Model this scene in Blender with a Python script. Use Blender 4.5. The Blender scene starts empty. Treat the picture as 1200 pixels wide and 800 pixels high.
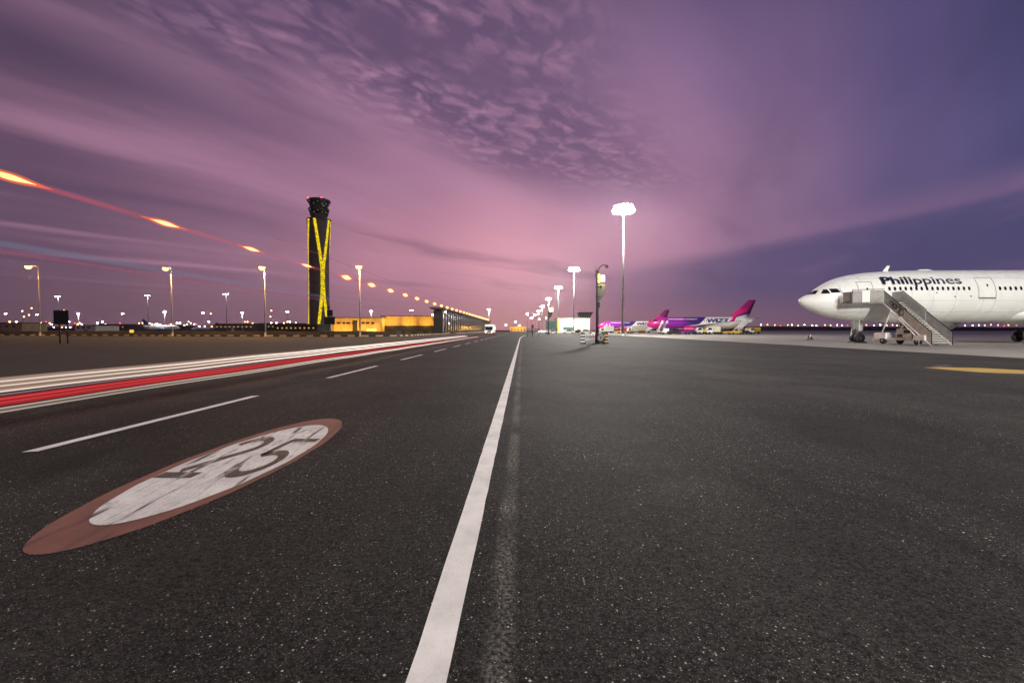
import bpy, bmesh, math, random
from mathutils import Vector, Matrix
random.seed(7)
PI = math.pi
R = math.radians
sc = bpy.context.scene
C = sc.collection

# ------------------------------------------------------------------ camera
F = 533.33; HC = 1.42; CX, CY = 612.0, 386.5
YAW = math.atan((CX-600)/F); PITCH = -math.atan((400-CY)/F)
cd = bpy.data.cameras.new('camera'); cam = bpy.data.objects.new('camera', cd); C.objects.link(cam)
cd.lens = 16.0; cd.sensor_width = 36.0; cd.clip_start = 0.05; cd.clip_end = 20000
cam.location = (0, 0, HC); cam.rotation_euler = (PI/2+PITCH, 0, YAW)
sc.camera = cam
sc.view_settings.view_transform = 'Standard'; sc.view_settings.look = 'None'
sc.view_settings.exposure = 0.0; sc.view_settings.gamma = 1.0
ROT = cam.rotation_euler.to_matrix()
def ray(px, py): return ROT @ Vector(((px-600)/F, (400-py)/F, -1))
def ground(px, py):
    d = ray(px, py); t = -HC/d.z; return (d.x*t, d.y*t)
def at(px, py, Y):
    d = ray(px, py); t = Y/d.y; return (d.x*t, HC+d.z*t)
def X(px, Y): return at(px, 386.5, Y)[0]

def lin(c):
    return tuple(((v/255)/12.92 if v/255 <= .04045 else ((v/255+.055)/1.055)**2.4) for v in c)

# ------------------------------------------------------------------ node maths helper
class E:
    def __init__(s, nt, sock): s.nt = nt; s.s = sock
    def op(s, o, *a, clamp=False):
        n = s.nt.nodes.new('ShaderNodeMath'); n.operation = o; n.use_clamp = clamp
        for i, v in enumerate((s,)+a):
            if isinstance(v, E): s.nt.links.new(v.s, n.inputs[i])
            else: n.inputs[i].default_value = v
        return E(s.nt, n.outputs[0])
    def __add__(s, o): return s.op('ADD', o)
    __radd__ = __add__
    def __sub__(s, o): return s.op('SUBTRACT', o)
    def __rsub__(s, o): return (s*-1)+o
    def __mul__(s, o): return s.op('MULTIPLY', o)
    __rmul__ = __mul__
    def __truediv__(s, o): return s.op('DIVIDE', o)
    def max(s, o): return s.op('MAXIMUM', o)
    def min(s, o): return s.op('MINIMUM', o)
    def abs(s): return s.op('ABSOLUTE')
    def sm(s, a, b, x=0.0, y=1.0):
        n = s.nt.nodes.new('ShaderNodeMapRange'); n.interpolation_type = 'SMOOTHSTEP'
        s.nt.links.new(s.s, n.inputs[0])
        for i, v in enumerate((a, b, x, y)): n.inputs[i+1].default_value = v
        return E(s.nt, n.outputs[0])
def vec(nt, x, y, z=0.0):
    n = nt.nodes.new('ShaderNodeCombineXYZ')
    for i, v in enumerate((x, y, z)):
        if isinstance(v, E): nt.links.new(v.s, n.inputs[i])
        else: n.inputs[i].default_value = v
    return n.outputs[0]
def noise(nt, v, scale=1.0, detail=3.0, rough=.5, dist=0.0):
    n = nt.nodes.new('ShaderNodeTexNoise'); n.inputs['Scale'].default_value = scale
    n.inputs['Detail'].default_value = detail; n.inputs['Roughness'].default_value = rough
    n.inputs['Distortion'].default_value = dist
    if v is not None: nt.links.new(v, n.inputs['Vector'])
    return E(nt, n.outputs[0])
def ramp(nt, fac, stops):
    n = nt.nodes.new('ShaderNodeValToRGB'); nt.links.new(fac.s, n.inputs[0]); cr = n.color_ramp
    cr.interpolation = 'EASE'
    while len(cr.elements) < len(stops): cr.elements.new(.5)
    for e, (p, c) in zip(cr.elements, stops): e.position = p; e.color = (*c, 1)
    return n.outputs[0]
def mix(nt, f, a, b, mode='MIX'):
    n = nt.nodes.new('ShaderNodeMix'); n.data_type = 'RGBA'; n.blend_type = mode
    for i, v in ((0, f), (6, a), (7, b)):
        if isinstance(v, E): nt.links.new(v.s, n.inputs[i])
        elif isinstance(v, (int, float)): n.inputs[i].default_value = v
        elif isinstance(v, tuple): n.inputs[i].default_value = (*v, 1)
        else: nt.links.new(v, n.inputs[i])
    return n.outputs[2]

# ------------------------------------------------------------------ world: dusk sky with thin lit cloud sheet
w = bpy.data.worlds.new('World'); sc.world = w; w.use_nodes = True
nt = w.node_tree; nt.nodes.clear()
out = nt.nodes.new('ShaderNodeOutputWorld'); bg = nt.nodes.new('ShaderNodeBackground')
nt.links.new(bg.outputs[0], out.inputs[0])
tc = nt.nodes.new('ShaderNodeTexCoord'); sp = nt.nodes.new('ShaderNodeSeparateXYZ')
nt.links.new(tc.outputs['Generated'], sp.inputs[0])
dx, dy, dz = (E(nt, sp.outputs[i]) for i in range(3))
el = dz.op('ARCSINE')*(180/PI)
az = dx.op('ARCTAN2', dy)*(180/PI)
zc = dz.max(.03); u = dx/zc; v = dy/zc
azn = (az+90)/180
def row(cols, azs=(-60, -49, -30, -14, 0, 14, 28, 40, 49, 60)):
    return ramp(nt, azn, [((a+90)/180, lin(c)) for a, c in zip(azs, cols)])
h0 = row([(98,76,92), (106,80,96), (128,96,112), (146,106,122), (182,130,140), (140,102,120), (120,92,112), (106,84,106), (96,78,102), (74,64,92)])
h1 = row([(96,76,96), (103,80,102), (138,103,126), (172,122,144), (218,158,174), (170,126,150), (112,92,126), (90,80,118), (80,76,114), (74,70,108)])
h2 = row([(92,72,96), (98,76,100), (132,98,126), (160,116,144), (192,140,164), (168,126,156), (132,104,138), (98,86,128), (78,76,118), (70,70,112)])
h3 = row([(78,62,86), (82,66,90), (108,84,112), (138,104,134), (142,110,142), (142,110,146), (122,98,136), (90,79,122), (66,68,110), (62,62,104)])
h4 = row([(56,48,68), (62,52,76), (84,66,92), (104,82,110), (98,80,114), (100,82,118), (92,78,116), (74,66,106), (58,60,98), (54,56,92)])
col = mix(nt, el.sm(1, 8), h0, h1)
col = mix(nt, el.sm(8, 17), col, h2)
col = mix(nt, el.sm(16, 26), col, h3)
col = mix(nt, el.sm(26, 38), col, h4)
col = mix(nt, el.sm(45, 80), col, lin((70, 60, 92)))
col = mix(nt, ((az-12)/13).op('POWER', 2).op('MULTIPLY', -1).op('EXPONENT')*((el-17)/8).op('POWER', 2).op('MULTIPLY', -1).op('EXPONENT')*.45, col, lin((184, 132, 168)))
col = mix(nt, (((az+2)/22).op('POWER', 2)*-1).op('EXPONENT')*(((el-9)/6).op('POWER', 2)*-1).op('EXPONENT')*.40, col, lin((228, 160, 176)))
col = mix(nt, (((az+4)/13).op('POWER', 2)*-1).op('EXPONENT')*((el/3.2).op('POWER', 2)*-1).op('EXPONENT')*.35, col, lin((214, 150, 140)))
# cloud plane coordinates: p across the streaks, q along them
p = u*.855 - v*.518; q = u*.518 + v*.855
fine_ = noise(nt, vec(nt, p*3.2, q*.8, 9.0), 1, 5, .6)-.5
wob = noise(nt, vec(nt, p*.6, q*.35, 3.0), 1, 2)-.5
streak = noise(nt, vec(nt, (p+wob*1.3)*.75, q*.15, 0.0), 1.0, 3, .42, .3)+fine_*.20
fade = el.sm(2, 9)
light = streak.sm(.50, .80)*fade
dark = streak.sm(.52, .22)*fade
col = mix(nt, light*.62, col, lin((190, 138, 166)))
col = mix(nt, dark*.55, col, lin((64, 56, 88)))
# puffy rows in the upper middle
pm = p.sm(-1.95, -1.5)*p.sm(-.35, -1.0)*v.sm(4.2, 2.6)*el.sm(9, 14)
cell = nt.nodes.new('ShaderNodeTexVoronoi'); cell.feature = 'SMOOTH_F1'; cell.inputs['Scale'].default_value = 1
cell.inputs['Smoothness'].default_value = .6
w2 = noise(nt, vec(nt, u*5, v*5, 1.0), 1, 3)-.5
nt.links.new(vec(nt, (p+w2*.24)*15.0, (q+w2*.34)*8.5, 0.0), cell.inputs['Vector'])
puff = E(nt, cell.outputs[0]).sm(.60, .10)
patch = noise(nt, vec(nt, p*2.3, q*1.5, 5.0), 1, 3)
rip = noise(nt, vec(nt, (p+w2*.1)*13, (q+w2*.2)*5.5, 2.0), 1, 4, .6)
puff = (puff*.62+rip.sm(.46, .66)*.5)*patch.sm(.25, .55)
col = mix(nt, pm*.66, col, lin((68, 60, 96)))
col = mix(nt, (pm*puff).min(1.0)*.92, col, lin((166, 124, 154)))
hl = p.sm(-2.35, -1.8)*p.sm(-1.35, -1.7)*v.sm(5.5, 2.5)*el.sm(8, 14)*noise(nt, vec(nt, p*3, q*1.0, 4.0), 1, 4).sm(.3, .6)
col = mix(nt, hl*.42, col, lin((176, 130, 158)))
# soft long lower edge of the cloud sheet on the right
edge = (az-13).max(0.0)*.105 + 7.9 + (noise(nt, vec(nt, az*.05, 2.0, 0.0), 1, 2)-.5)*1.6
below = (edge-el).sm(-.7, 1.5)*az.sm(-4, 26)*el.sm(.3, 5)
rim = (el-edge).sm(3.2, 0.0)*(el-edge).sm(-.5, .3)*az.sm(-2, 10)
col = mix(nt, rim*.22, col, lin((168, 124, 156)))
col = mix(nt, below*.62, col, lin((78, 74, 112)))
nt.links.new(col, bg.inputs[0]); bg.inputs[1].default_value = 1.0

# ------------------------------------------------------------------ materials
def mat(name, c, rough=.5, metal=0.0, var=.12, vs=1.5, bump=.0, bs=30, spec=.5, emit=None, es=0.0, dirt=0.0):
    m = bpy.data.materials.new(name); m.use_nodes = True; t = m.node_tree
    b = t.nodes['Principled BSDF']; b.inputs['Roughness'].default_value = rough; b.inputs['Metallic'].default_value = metal
    b.inputs['Specular IOR Level'].default_value = spec
    tcn = t.nodes.new('ShaderNodeTexCoord'); o = tcn.outputs['Object']
    n = noise(t, o, vs, 5, .6)
    c2 = tuple(x*(1-var*2) for x in c); c1 = tuple(min(1, x*(1+var)) for x in c)
    k = mix(t, n.sm(.3, .7), c2, c1)
    if dirt:
        d = noise(t, o, vs*.4, 6, .7).sm(.55, .75)*dirt
        k = mix(t, d, k, (.08, .07, .055))
    t.links.new(k, b.inputs['Base Color'])
    r = n*.2+(rough-.1); t.links.new(r.s, b.inputs['Roughness'])
    if bump:
        bn = t.nodes.new('ShaderNodeBump'); bn.inputs['Strength'].default_value = bump; bn.inputs['Distance'].default_value = .01
        t.links.new(noise(t, o, bs, 4).s, bn.inputs['Height']); t.links.new(bn.outputs[0], b.inputs['Normal'])
    if emit:
        b.inputs['Emission Color'].default_value = (*emit, 1); b.inputs['Emission Strength'].default_value = es
    return m
def glow(name, c, s, alpha=1.0, flick=0.0, fs=(1, 1, 1), soft=0.0, far=None):
    m = bpy.data.materials.new(name); m.use_nodes = True; t = m.node_tree; t.nodes.clear()
    o = t.nodes.new('ShaderNodeOutputMaterial'); e = t.nodes.new('ShaderNodeEmission')
    e.inputs[0].default_value = (*c, 1); e.inputs[1].default_value = s; sh = e.outputs[0]
    if flick:
        tcn = t.nodes.new('ShaderNodeTexCoord'); mp = t.nodes.new('ShaderNodeMapping'); mp.inputs['Scale'].default_value = fs
        t.links.new(tcn.outputs['Object'], mp.inputs[0]); n = noise(t, mp.outputs[0], 1, 3)
        t.links.new((n.sm(.3, .7)*(2*flick*s)+s*(1-flick)).s, e.inputs[1])
    if far is not None:
        g = t.nodes.new('ShaderNodeNewGeometry'); sx = t.nodes.new('ShaderNodeSeparateXYZ'); t.links.new(g.outputs['Position'], sx.inputs[0])
        fr = E(t, sx.outputs[1]).sm(6, 30, far, 1.0) if far > 0 else E(t, sx.outputs[1]).sm(35, 110, 0.0, 1.0)
    if alpha < 1:
        tr = t.nodes.new('ShaderNodeBsdfTransparent'); mx = t.nodes.new('ShaderNodeMixShader'); mx.inputs[0].default_value = alpha
        if soft:
            lw_ = t.nodes.new('ShaderNodeLayerWeight'); lw_.inputs[0].default_value = .5
            ff = (1-E(t, lw_.outputs['Facing'])).max(0.0).op('POWER', soft)*alpha
            if far is not None: ff = ff*fr
            t.links.new(ff.s, mx.inputs[0])
        t.links.new(tr.outputs[0], mx.inputs[1]); t.links.new(sh, mx.inputs[2]); sh = mx.outputs[0]
    t.links.new(sh, o.inputs[0]); return m

def asphalt_mat(name, base, specks=1.0, dust=True, tint=(1, .93, .86)):
    m = bpy.data.materials.new(name); m.use_nodes = True; t = m.node_tree; b = t.nodes['Principled BSDF']
    g = t.nodes.new('ShaderNodeNewGeometry'); P = g.outputs['Position']
    s3 = t.nodes.new('ShaderNodeSeparateXYZ'); t.links.new(P, s3.inputs[0]); x, y = E(t, s3.outputs[0]), E(t, s3.outputs[1])
    fine = noise(t, P, 75, 5, .8); mid = noise(t, P, 9, 4, .6); big = noise(t, P, .22, 4, .6)
    lane = noise(t, vec(t, x*1.1, y*.035, 0.0), 1, 4, .6)
    sweep = noise(t, vec(t, x*.25+y*.12, y*.10-x*.05, 7.0), 1, 4, .6)
    gr = noise(t, P, 28, 5, .85)
    f = (fine-.5)*8.5+(gr-.5)*7.0+(mid-.5)*1.6+(big-.5)*1.5+(lane-.5)*1.2+(sweep-.5)*1.6+1.0
    f = f.max(.10)
    k = t.nodes.new('ShaderNodeVectorMath'); k.operation = 'SCALE'
    k.inputs[0].default_value = tuple(base*v for v in tint); t.links.new(f.s, k.inputs['Scale']); c = k.outputs[0]
    # pale chippings with stone glints painted into the colour, some big, many small
    for sc_, th, rad, br in ((60, .90, .34, .50), (130, .80, .38, .30), (30, .965, .24, .80)):
        vo = t.nodes.new('ShaderNodeTexVoronoi'); vo.inputs['Scale'].default_value = sc_; t.links.new(P, vo.inputs['Vector'])
        sep = t.nodes.new('ShaderNodeSeparateColor'); t.links.new(vo.outputs['Color'], sep.inputs[0])
        r1, r2 = E(t, sep.outputs[0]), E(t, sep.outputs[1])
        mk = r1.sm(th, th+.02)*noise(t, P, .55, 4).sm(.25, .66)*E(t, vo.outputs['Distance']).sm(rad, rad*.5)*specks*(r2*.8+.2)
        c = mix(t, mk, c, (br, br*.95, br*.88))
    if dust:
        wv = (noise(t, vec(t, 0.0, y*.5, 0.0), 1, 3)-.5)*.10
        d = ((x+wv)+.10).abs().sm(.10, .015)*noise(t, P, 40, 4, .7).sm(.42, .62)*noise(t, P, 1.3, 3).sm(.25, .6)
        c = mix(t, d*.62, c, (.27, .25, .22))
        d2 = ((x+wv)-.22).abs().sm(.16, .0)
        c = mix(t, d2*.15, c, (.012, .011, .010))
    cr = t.nodes.new('ShaderNodeTexVoronoi'); cr.feature = 'DISTANCE_TO_EDGE'; cr.inputs['Scale'].default_value = .33
    wn = t.nodes.new('ShaderNodeVectorMath'); wn.operation = 'ADD'
    nz = t.nodes.new('ShaderNodeTexNoise'); nz.inputs['Scale'].default_value = 1.4; nz.inputs['Detail'].default_value = 6
    t.links.new(P, nz.inputs['Vector']); t.links.new(P, wn.inputs[0]); t.links.new(nz.outputs['Color'], wn.inputs[1]); t.links.new(wn.outputs[0], cr.inputs['Vector'])
    stain = noise(t, vec(t, x*.9+y*.35, y*.22-x*.12, 3.0), 1, 5, .6).sm(.56, .68)
    c = mix(t, stain*.45, c, (.008, .0075, .007))
    scuff = noise(t, vec(t, x*.5-y*.3, y*.5+x*.15, 12.0), 1, 6, .7).sm(.56, .74)*noise(t, P, 60, 3, .8).sm(.4, .6)
    c = mix(t, scuff*.30, c, (.11, .10, .09))
    crk = E(t, cr.outputs['Distance']).sm(.006, .0)*noise(t, P, .3, 2).sm(.55, .7)
    c = mix(t, crk*.7, c, (.008, .008, .008))
    t.links.new(c, b.inputs['Base Color'])
    t.links.new(((fine*.25)+.68).s, b.inputs['Roughness']); b.inputs['Specular IOR Level'].default_value = .10
    bn = t.nodes.new('ShaderNodeBump'); bn.inputs['Strength'].default_value = .8; bn.inputs['Distance'].default_value = .006
    t.links.new((noise(t, P, 110, 3, .7)+noise(t, P, 35, 2)*.5).s, bn.inputs['Height']); t.links.new(bn.outputs[0], b.inputs['Normal'])
    return m
def paint_mat(name, c, worn=.4, streak=.0, under=(.03, .028, .026), s=(3, .6)):
    m = bpy.data.materials.new(name); m.use_nodes = True; t = m.node_tree; b = t.nodes['Principled BSDF']
    g = t.nodes.new('ShaderNodeNewGeometry'); P = g.outputs['Position']
    s3 = t.nodes.new('ShaderNodeSeparateXYZ'); t.links.new(P, s3.inputs[0]); x, y = E(t, s3.outputs[0]), E(t, s3.outputs[1])
    k = mix(t, noise(t, P, 2.2, 5, .65).sm(.3, .75), c, tuple(v*.72 for v in c))
    k = mix(t, noise(t, P, 60, 4, .85).sm(.55, .68)*worn, k, under)
    k = mix(t, noise(t, P, 3.1, 6, .7).sm(.56, .74)*noise(t, P, 45, 3, .8).sm(.42, .56)*worn, k, under)
    k = mix(t, noise(t, P, 7, 6, .75).sm(.62, .72)*worn, k, under)
    if streak:
        xr = x*.98+y*.13; yr = y*.98-x*.13
        k = mix(t, noise(t, vec(t, xr*9, yr*.7, 0.0), 1, 4, .6).sm(.55, .66)*streak, k, under)
        k = mix(t, noise(t, vec(t, xr*34, yr*2.5, 9.0), 1, 4, .7).sm(.55, .70)*streak*.55, k, under)
    t.links.new(k, b.inputs['Base Color']); b.inputs['Roughness'].default_value = .65
    bn = t.nodes.new('ShaderNodeBump'); bn.inputs['Strength'].default_value = .5; bn.inputs['Distance'].default_value = .003
    t.links.new(noise(t, P, 90, 3, .7).s, bn.inputs['Height']); t.links.new(bn.outputs[0], b.inputs['Normal'])
    return m

M = dict(
 road=asphalt_mat('road_asphalt', .020, 1.9), apron=asphalt_mat('apron_asphalt', .026, 1.9),
 sand=mat('verge_sand', (.018, .0145, .011), .9, var=.45, vs=.12, bump=.5, bs=6),
 white_paint=paint_mat('line_paint', (.78, .74, .70), .22), old_white=paint_mat('roundel_white', (.70, .66, .63), .75, 1.0),
 red_paint=paint_mat('roundel_red', (.19, .072, .055), .6, .7), digit=paint_mat('digit_paint', (.045, .032, .025), .8, .75, (.42, .38, .34)),
 yellow_paint=paint_mat('apron_yellow', (.42, .27, .05), .85, .4), oil=paint_mat('tar_patch', (.012, .011, .010), .1),
 white=mat('gloss_white', (.86, .87, .84), .28, var=.015, vs=.35), white_dull=mat('dull_white', (.70, .70, .66), .5, var=.06, dirt=.15),
 grey=mat('grey_metal', (.30, .30, .29), .45, .6), blade=mat('blade_grey', (.10, .10, .095), .6),dgrey=mat('dark_grey', (.028, .028, .030), .6, spec=.25), black=mat('black_rubber', (.015, .015, .016), .75),
 glass=mat('dark_glass', (.010, .011, .015), .2, var=.02, spec=.2), steel=mat('galvanised_steel', (.38, .37, .34), .45, .7),
 seam=mat('door_seam', (.22, .22, .21), .5), panel=mat('stair_side_panel', (.40, .385, .37), .45, .2, dirt=.35),
 tread=mat('stair_tread', (.62, .60, .56), .6), magenta=mat('magenta_paint', (.60, .01, .20), .3, var=.05), purple=mat('purple_paint', (.20, .015, .27), .3, var=.05),
 navy=mat('navy_paint', (.03, .035, .14), .35), letter=mat('dark_blue_letter', (.010, .011, .03), .35, var=.02),
 yellow=mat('vehicle_yellow', (.62, .42, .05), .4, dirt=.2), orange=mat('signal_orange', (.7, .18, .02), .5),
 concrete=mat('tower_concrete', (.10, .085, .085), .8, var=.15, vs=.3), roof=mat('roof_dark', (.05, .05, .05), .7),
 wall_tan=mat('tan_wall', (.52, .38, .17), .7, var=.12, vs=.4, dirt=.15), wall_cream=mat('cream_wall', (.70, .66, .50), .6, var=.05),
 kerb_y=mat('kerb_yellow', (.62, .50, .25), .7, dirt=.3), kerb_k=mat('kerb_black', (.03, .028, .025), .8),
 green=mat('green_panel', (.02, .09, .07), .5), soil=mat('embankment_soil', (.03, .024, .018), .95, var=.35, vs=.3, bump=.6, bs=4),
 pole_o=mat('painted_pole', (.42, .36, .30), .5), chrome=mat('polished_metal', (.6, .6, .6), .2, .9),
 # light givers
 L_white=glow('flood_lens', (1, .96, .98), 60), L_small=glow('lamp_white', (1, .93, .86), 45), L_sod=glow('sodium_lens', (1, .50, .14), 6),
 L_orange=glow('lamp_orange', (1, .42, .12), 26), L_red=glow('beacon_red', (1, .03, .06), 16), L_yel=glow('flood_yellow', (1, .90, .30), 14),
 L_rib=glow('rib_light', (.95, .70, .01), .85, flick=.55, fs=(1.2, 1.2, .8)), L_win=glow('cab_light', (.6, .85, .7), .5), L_hall=glow('lit_window', (1, .52, .16), .55),
 L_green=glow('bus_display', (.75, 1, .8), 1.8),
 T_red=glow('tail_light_trail', (1, .045, .06), .44, .85, .5, fs=(1, .10, 90), soft=.7), T_red2=glow('tail_light_trail_thin', (1, .16, .14), .95, .6, soft=.9),
 T_redf=glow('distant_tail_trail', (1, .14, .12), .8, .45, soft=1.0, far=.0), T_pinkw=glow('mauve_trail', (.9, .68, .80), .5, .6, soft=1.0), T_faint=glow('faint_trail', (1, .70, .52), .35, .35, soft=1.0),
 T_cream=glow('headlight_trail', (1, .68, .50), .95, .66, soft=1.5, far=.42), T_white=glow('headlight_trail_core', (1, .84, .74), 3.2, .95, soft=.8, far=.12),
 T_beacon=glow('beacon_trail', (1, .16, .20), .55, .36, .35, fs=(1, .4, 1), soft=1.5), T_flash=glow('beacon_flash', (1, .17, .04), 1.3, .8, soft=1.7), T_core=glow('beacon_flash_core', (1, .58, .22), 4.5, .97, soft=.7),
 T_blue=glow('cab_light_trail', (.40, .46, .72), .40, .34, soft=1.3), T_pink=glow('marker_light_trail', (.9, .2, .32), .40, .34, soft=1.3),
)
def concrete_slab():
    m = bpy.data.materials.new('stand_concrete'); m.use_nodes = True; t = m.node_tree; b = t.nodes['Principled BSDF']
    g = t.nodes.new('ShaderNodeNewGeometry'); P = g.outputs['Position']
    s3 = t.nodes.new('ShaderNodeSeparateXYZ'); t.links.new(P, s3.inputs[0]); x, y = E(t, s3.outputs[0]), E(t, s3.outputs[1])
    k = mix(t, noise(t, P, .25, 6, .65).sm(.3, .7), (.21, .195, .165), (.29, .27, .235))
    k = mix(t, noise(t, vec(t, x*.04, y*.5, 0.0), 1, 4, .6).sm(.55, .75)*.45, k, (.09, .085, .08))
    jx = ((x/7.5).op('FRACT')-.5).abs().sm(.494, .4975); jy = ((y/7.5).op('FRACT')-.5).abs().sm(.494, .4975)
    k = mix(t, jx.max(jy)*.7, k, (.05, .045, .04))
    t.links.new(k, b.inputs['Base Color']); b.inputs['Roughness'].default_value = .6
    return m
M['stand'] = concrete_slab()

# ------------------------------------------------------------------ mesh builder
class MB:
    def __init__(s): s.v = []; s.f = []; s.smooth = []
    def add(s, vs, fs, sm=False):
        k = len(s.v); s.v += [tuple(a) for a in vs]; s.f += [tuple(i+k for i in f) for f in fs]; s.smooth += [sm]*len(fs); return s
    def box(s, a, b, M_=None):
        x0, y0, z0 = a; x1, y1, z1 = b
        vs = [Vector(q) for q in ((x0,y0,z0),(x1,y0,z0),(x1,y1,z0),(x0,y1,z0),(x0,y0,z1),(x1,y0,z1),(x1,y1,z1),(x0,y1,z1))]
        if M_: vs = [M_@q for q in vs]
        return s.add(vs, [(0,3,2,1),(4,5,6,7),(0,1,5,4),(1,2,6,5),(2,3,7,6),(3,0,4,7)])
    def tube(s, p0, p1, r0, r1=None, n=8, cap=True):
        r1 = r0 if r1 is None else r1; p0, p1 = Vector(p0), Vector(p1); d = (p1-p0).normalized()
        a = d.orthogonal().normalized(); b = d.cross(a); vs = []
        for p_, r in ((p0, r0), (p1, r1)):
            vs += [p_+(a*math.cos(2*PI*i/n)+b*math.sin(2*PI*i/n))*r for i in range(n)]
        fs = [(i, (i+1) % n, n+(i+1) % n, n+i) for i in range(n)]
        if cap: fs += [tuple(range(n))[::-1], tuple(range(n, 2*n))]
        return s.add(vs, fs, n > 6)
    def path(s, pts, r, n=8):
        for a, b in zip(pts, pts[1:]): s.tube(a, b, r, n=n)
        return s
    def rings(s, rings, cap=True, sm=True):
        n = len(rings[0]); vs = [q for r in rings for q in r]; fs = []
        for k in range(len(rings)-1):
            for i in range(n): fs.append((k*n+i, k*n+(i+1) % n, (k+1)*n+(i+1) % n, (k+1)*n+i))
        if cap: fs += [tuple(range(n))[::-1], tuple(range((len(rings)-1)*n, len(rings)*n))]
        return s.add(vs, fs, sm)
    def lathe(s, prof, n=16, c=(0, 0, 0), axis='z'):
        rs = []
        for r, h in prof:
            ring = []
            for i in range(n):
                a = 2*PI*i/n; q = (r*math.cos(a), r*math.sin(a), h)
                if axis == 'x': q = (h, r*math.cos(a), r*math.sin(a))
                if axis == 'y': q = (r*math.cos(a), h, r*math.sin(a))
                ring.append((q[0]+c[0], q[1]+c[1], q[2]+c[2]))
            rs.append(ring)
        return s.rings(rs)
    def prism(s, poly, a, b, axis='y', M_=None):   # poly of 2-d points, extruded a..b
        def q(p_, h):
            r = {'y': (p_[0], h, p_[1]), 'x': (h, p_[0], p_[1]), 'z': (p_[0], p_[1], h)}[axis]
            return M_@Vector(r) if M_ else r
        n = len(poly); vs = [q(p_, a) for p_ in poly]+[q(p_, b) for p_ in poly]
        fs = [(i, (i+1) % n, n+(i+1) % n, n+i) for i in range(n)]+[tuple(range(n))[::-1], tuple(range(n, 2*n))]
        return s.add(vs, fs)
    def sphere(s, c, r, n=10, m=6, sz=1.0):
        return s.lathe([(max(.001, r*math.sin(PI*k/m)), -r*sz*math.cos(PI*k/m)) for k in range(m+1)], n, c)
    def mesh(s, name, m, bevel=0):
        me = bpy.data.meshes.new(name); me.from_pydata(s.v, [], s.f)
        me.polygons.foreach_set('use_smooth', s.smooth)
        bm = bmesh.new(); bm.from_mesh(me); bmesh.ops.recalc_face_normals(bm, faces=bm.faces)
        if bevel: bmesh.ops.bevel(bm, geom=[e for e in bm.edges if len(e.link_faces) == 2 and e.calc_face_angle(0) > .6], offset=bevel, segments=2, affect='EDGES')
        bm.to_mesh(me); bm.free(); me.materials.append(m); return me
def obj(name, mesh, parent=None, loc=None, kind=None):
    o = bpy.data.objects.new(name, mesh); C.objects.link(o)
    if parent: o.parent = parent
    if loc: o.location = loc
    if kind: o['kind'] = kind
    return o
def part(mb, name, m, parent, bevel=0, label=None, kind=None):
    o = obj(name, mb.mesh(name, m, bevel), parent, kind=kind)
    if label: o['label'] = label
    return o
def thing(name, label, cat, loc=(0, 0, 0), rz=0, group=None):
    o = bpy.data.objects.new(name, None); C.objects.link(o); o.location = loc; o.rotation_euler = (0, 0, rz)
    o.empty_display_size = .3; o['label'] = label; o['category'] = cat
    if group: o['group'] = group
    return o
def dup(root, loc, rz=None, label=None, scale=None):
    r = root.copy(); C.objects.link(r); r.location = loc
    if rz is not None: r.rotation_euler = (0, 0, rz)
    if scale: r.scale = (scale,)*3
    if label: r['label'] = label
    for ch in list(root.children):
        c = ch.copy(); C.objects.link(c); c.parent = r
        for g in list(ch.children):
            d = g.copy(); C.objects.link(d); d.parent = c
    return r
def lamp(name, loc, watts, col, rad, parent, aim=None, cone=64):
    ld = bpy.data.lights.new(name, 'SPOT' if aim else 'POINT'); ld.energy = watts; ld.color = col; ld.shadow_soft_size = rad
    o = bpy.data.objects.new(name, ld); C.objects.link(o); o.location = loc; o.parent = parent
    if aim: ld.spot_size = R(cone); ld.spot_blend = 1.0; o.rotation_euler = (Vector(aim)-Vector(loc)).to_track_quat('-Z', 'Y').to_euler()
    return o
def sheet(name, poly, z, m, parent=None, kind=None):
    mb = MB(); mb.add([(x, y, z) for x, y in poly], [tuple(range(len(poly)))]); return obj(name, mb.mesh(name, m), parent, kind=kind)

# ------------------------------------------------------------------ ground, road, aprons
sheet('ground', [(-2850, -260), (2850, -260), (2850, 2850), (-2850, 2850)], -.008, M['sand'], kind='structure')
road = sheet('road', [(-13.5, -60), (0, -60), (0, 2500), (-13.5, 2500)], 0, M['road'], kind='structure')
sheet('apron', [(0, -60), (25.2, -60), (25.2, 2500), (0, 2500)], 0, M['apron'], kind='structure')
sheet('concrete_stand', [(25.2, -60), (600, -60), (600, 2500), (25.2, 2500)], 0, M['stand'], kind='structure')
XL = X(499, 1)*HC*0 + ground(499.5, 800)[0]
lw = .082
edge_ = MB(); ys = [-3+i*.25 for i in range(60)]+[12+i*4 for i in range(200)]
random.seed(3); vs = []
for y in ys:
    j = .003 if y < 14 else 0
    if y > 122: break
    cv = max(0, (y-72)/46)**2*1.3
    vs += [(XL-lw+cv+random.uniform(-j, j), y, .004), (XL+lw+cv+random.uniform(-j, j), y, .004)]
edge_.add(vs, [(2*i, 2*i+1, 2*i+3, 2*i+2) for i in range(len(vs)//2-1)])
part(edge_, 'edge_line', M['white_paint'], road)
a0, a1 = ground(28, 530), ground(303, 463.5); b0 = ground(368, 445.5); b1 = ground(436, 430)
XD = (a0[0]+a1[0])/2; period = 8.15
for k in range(-1, 34):
    y0 = a0[1]+k*period; y1 = y0+(a1[1]-a0[1])
    sheet('lane_dash', [(XD-.075, y0), (XD+.075, y0+.05), (XD+.075, y1), (XD-.075, y1-.05)], .004, M['white_paint'], road)
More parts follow.
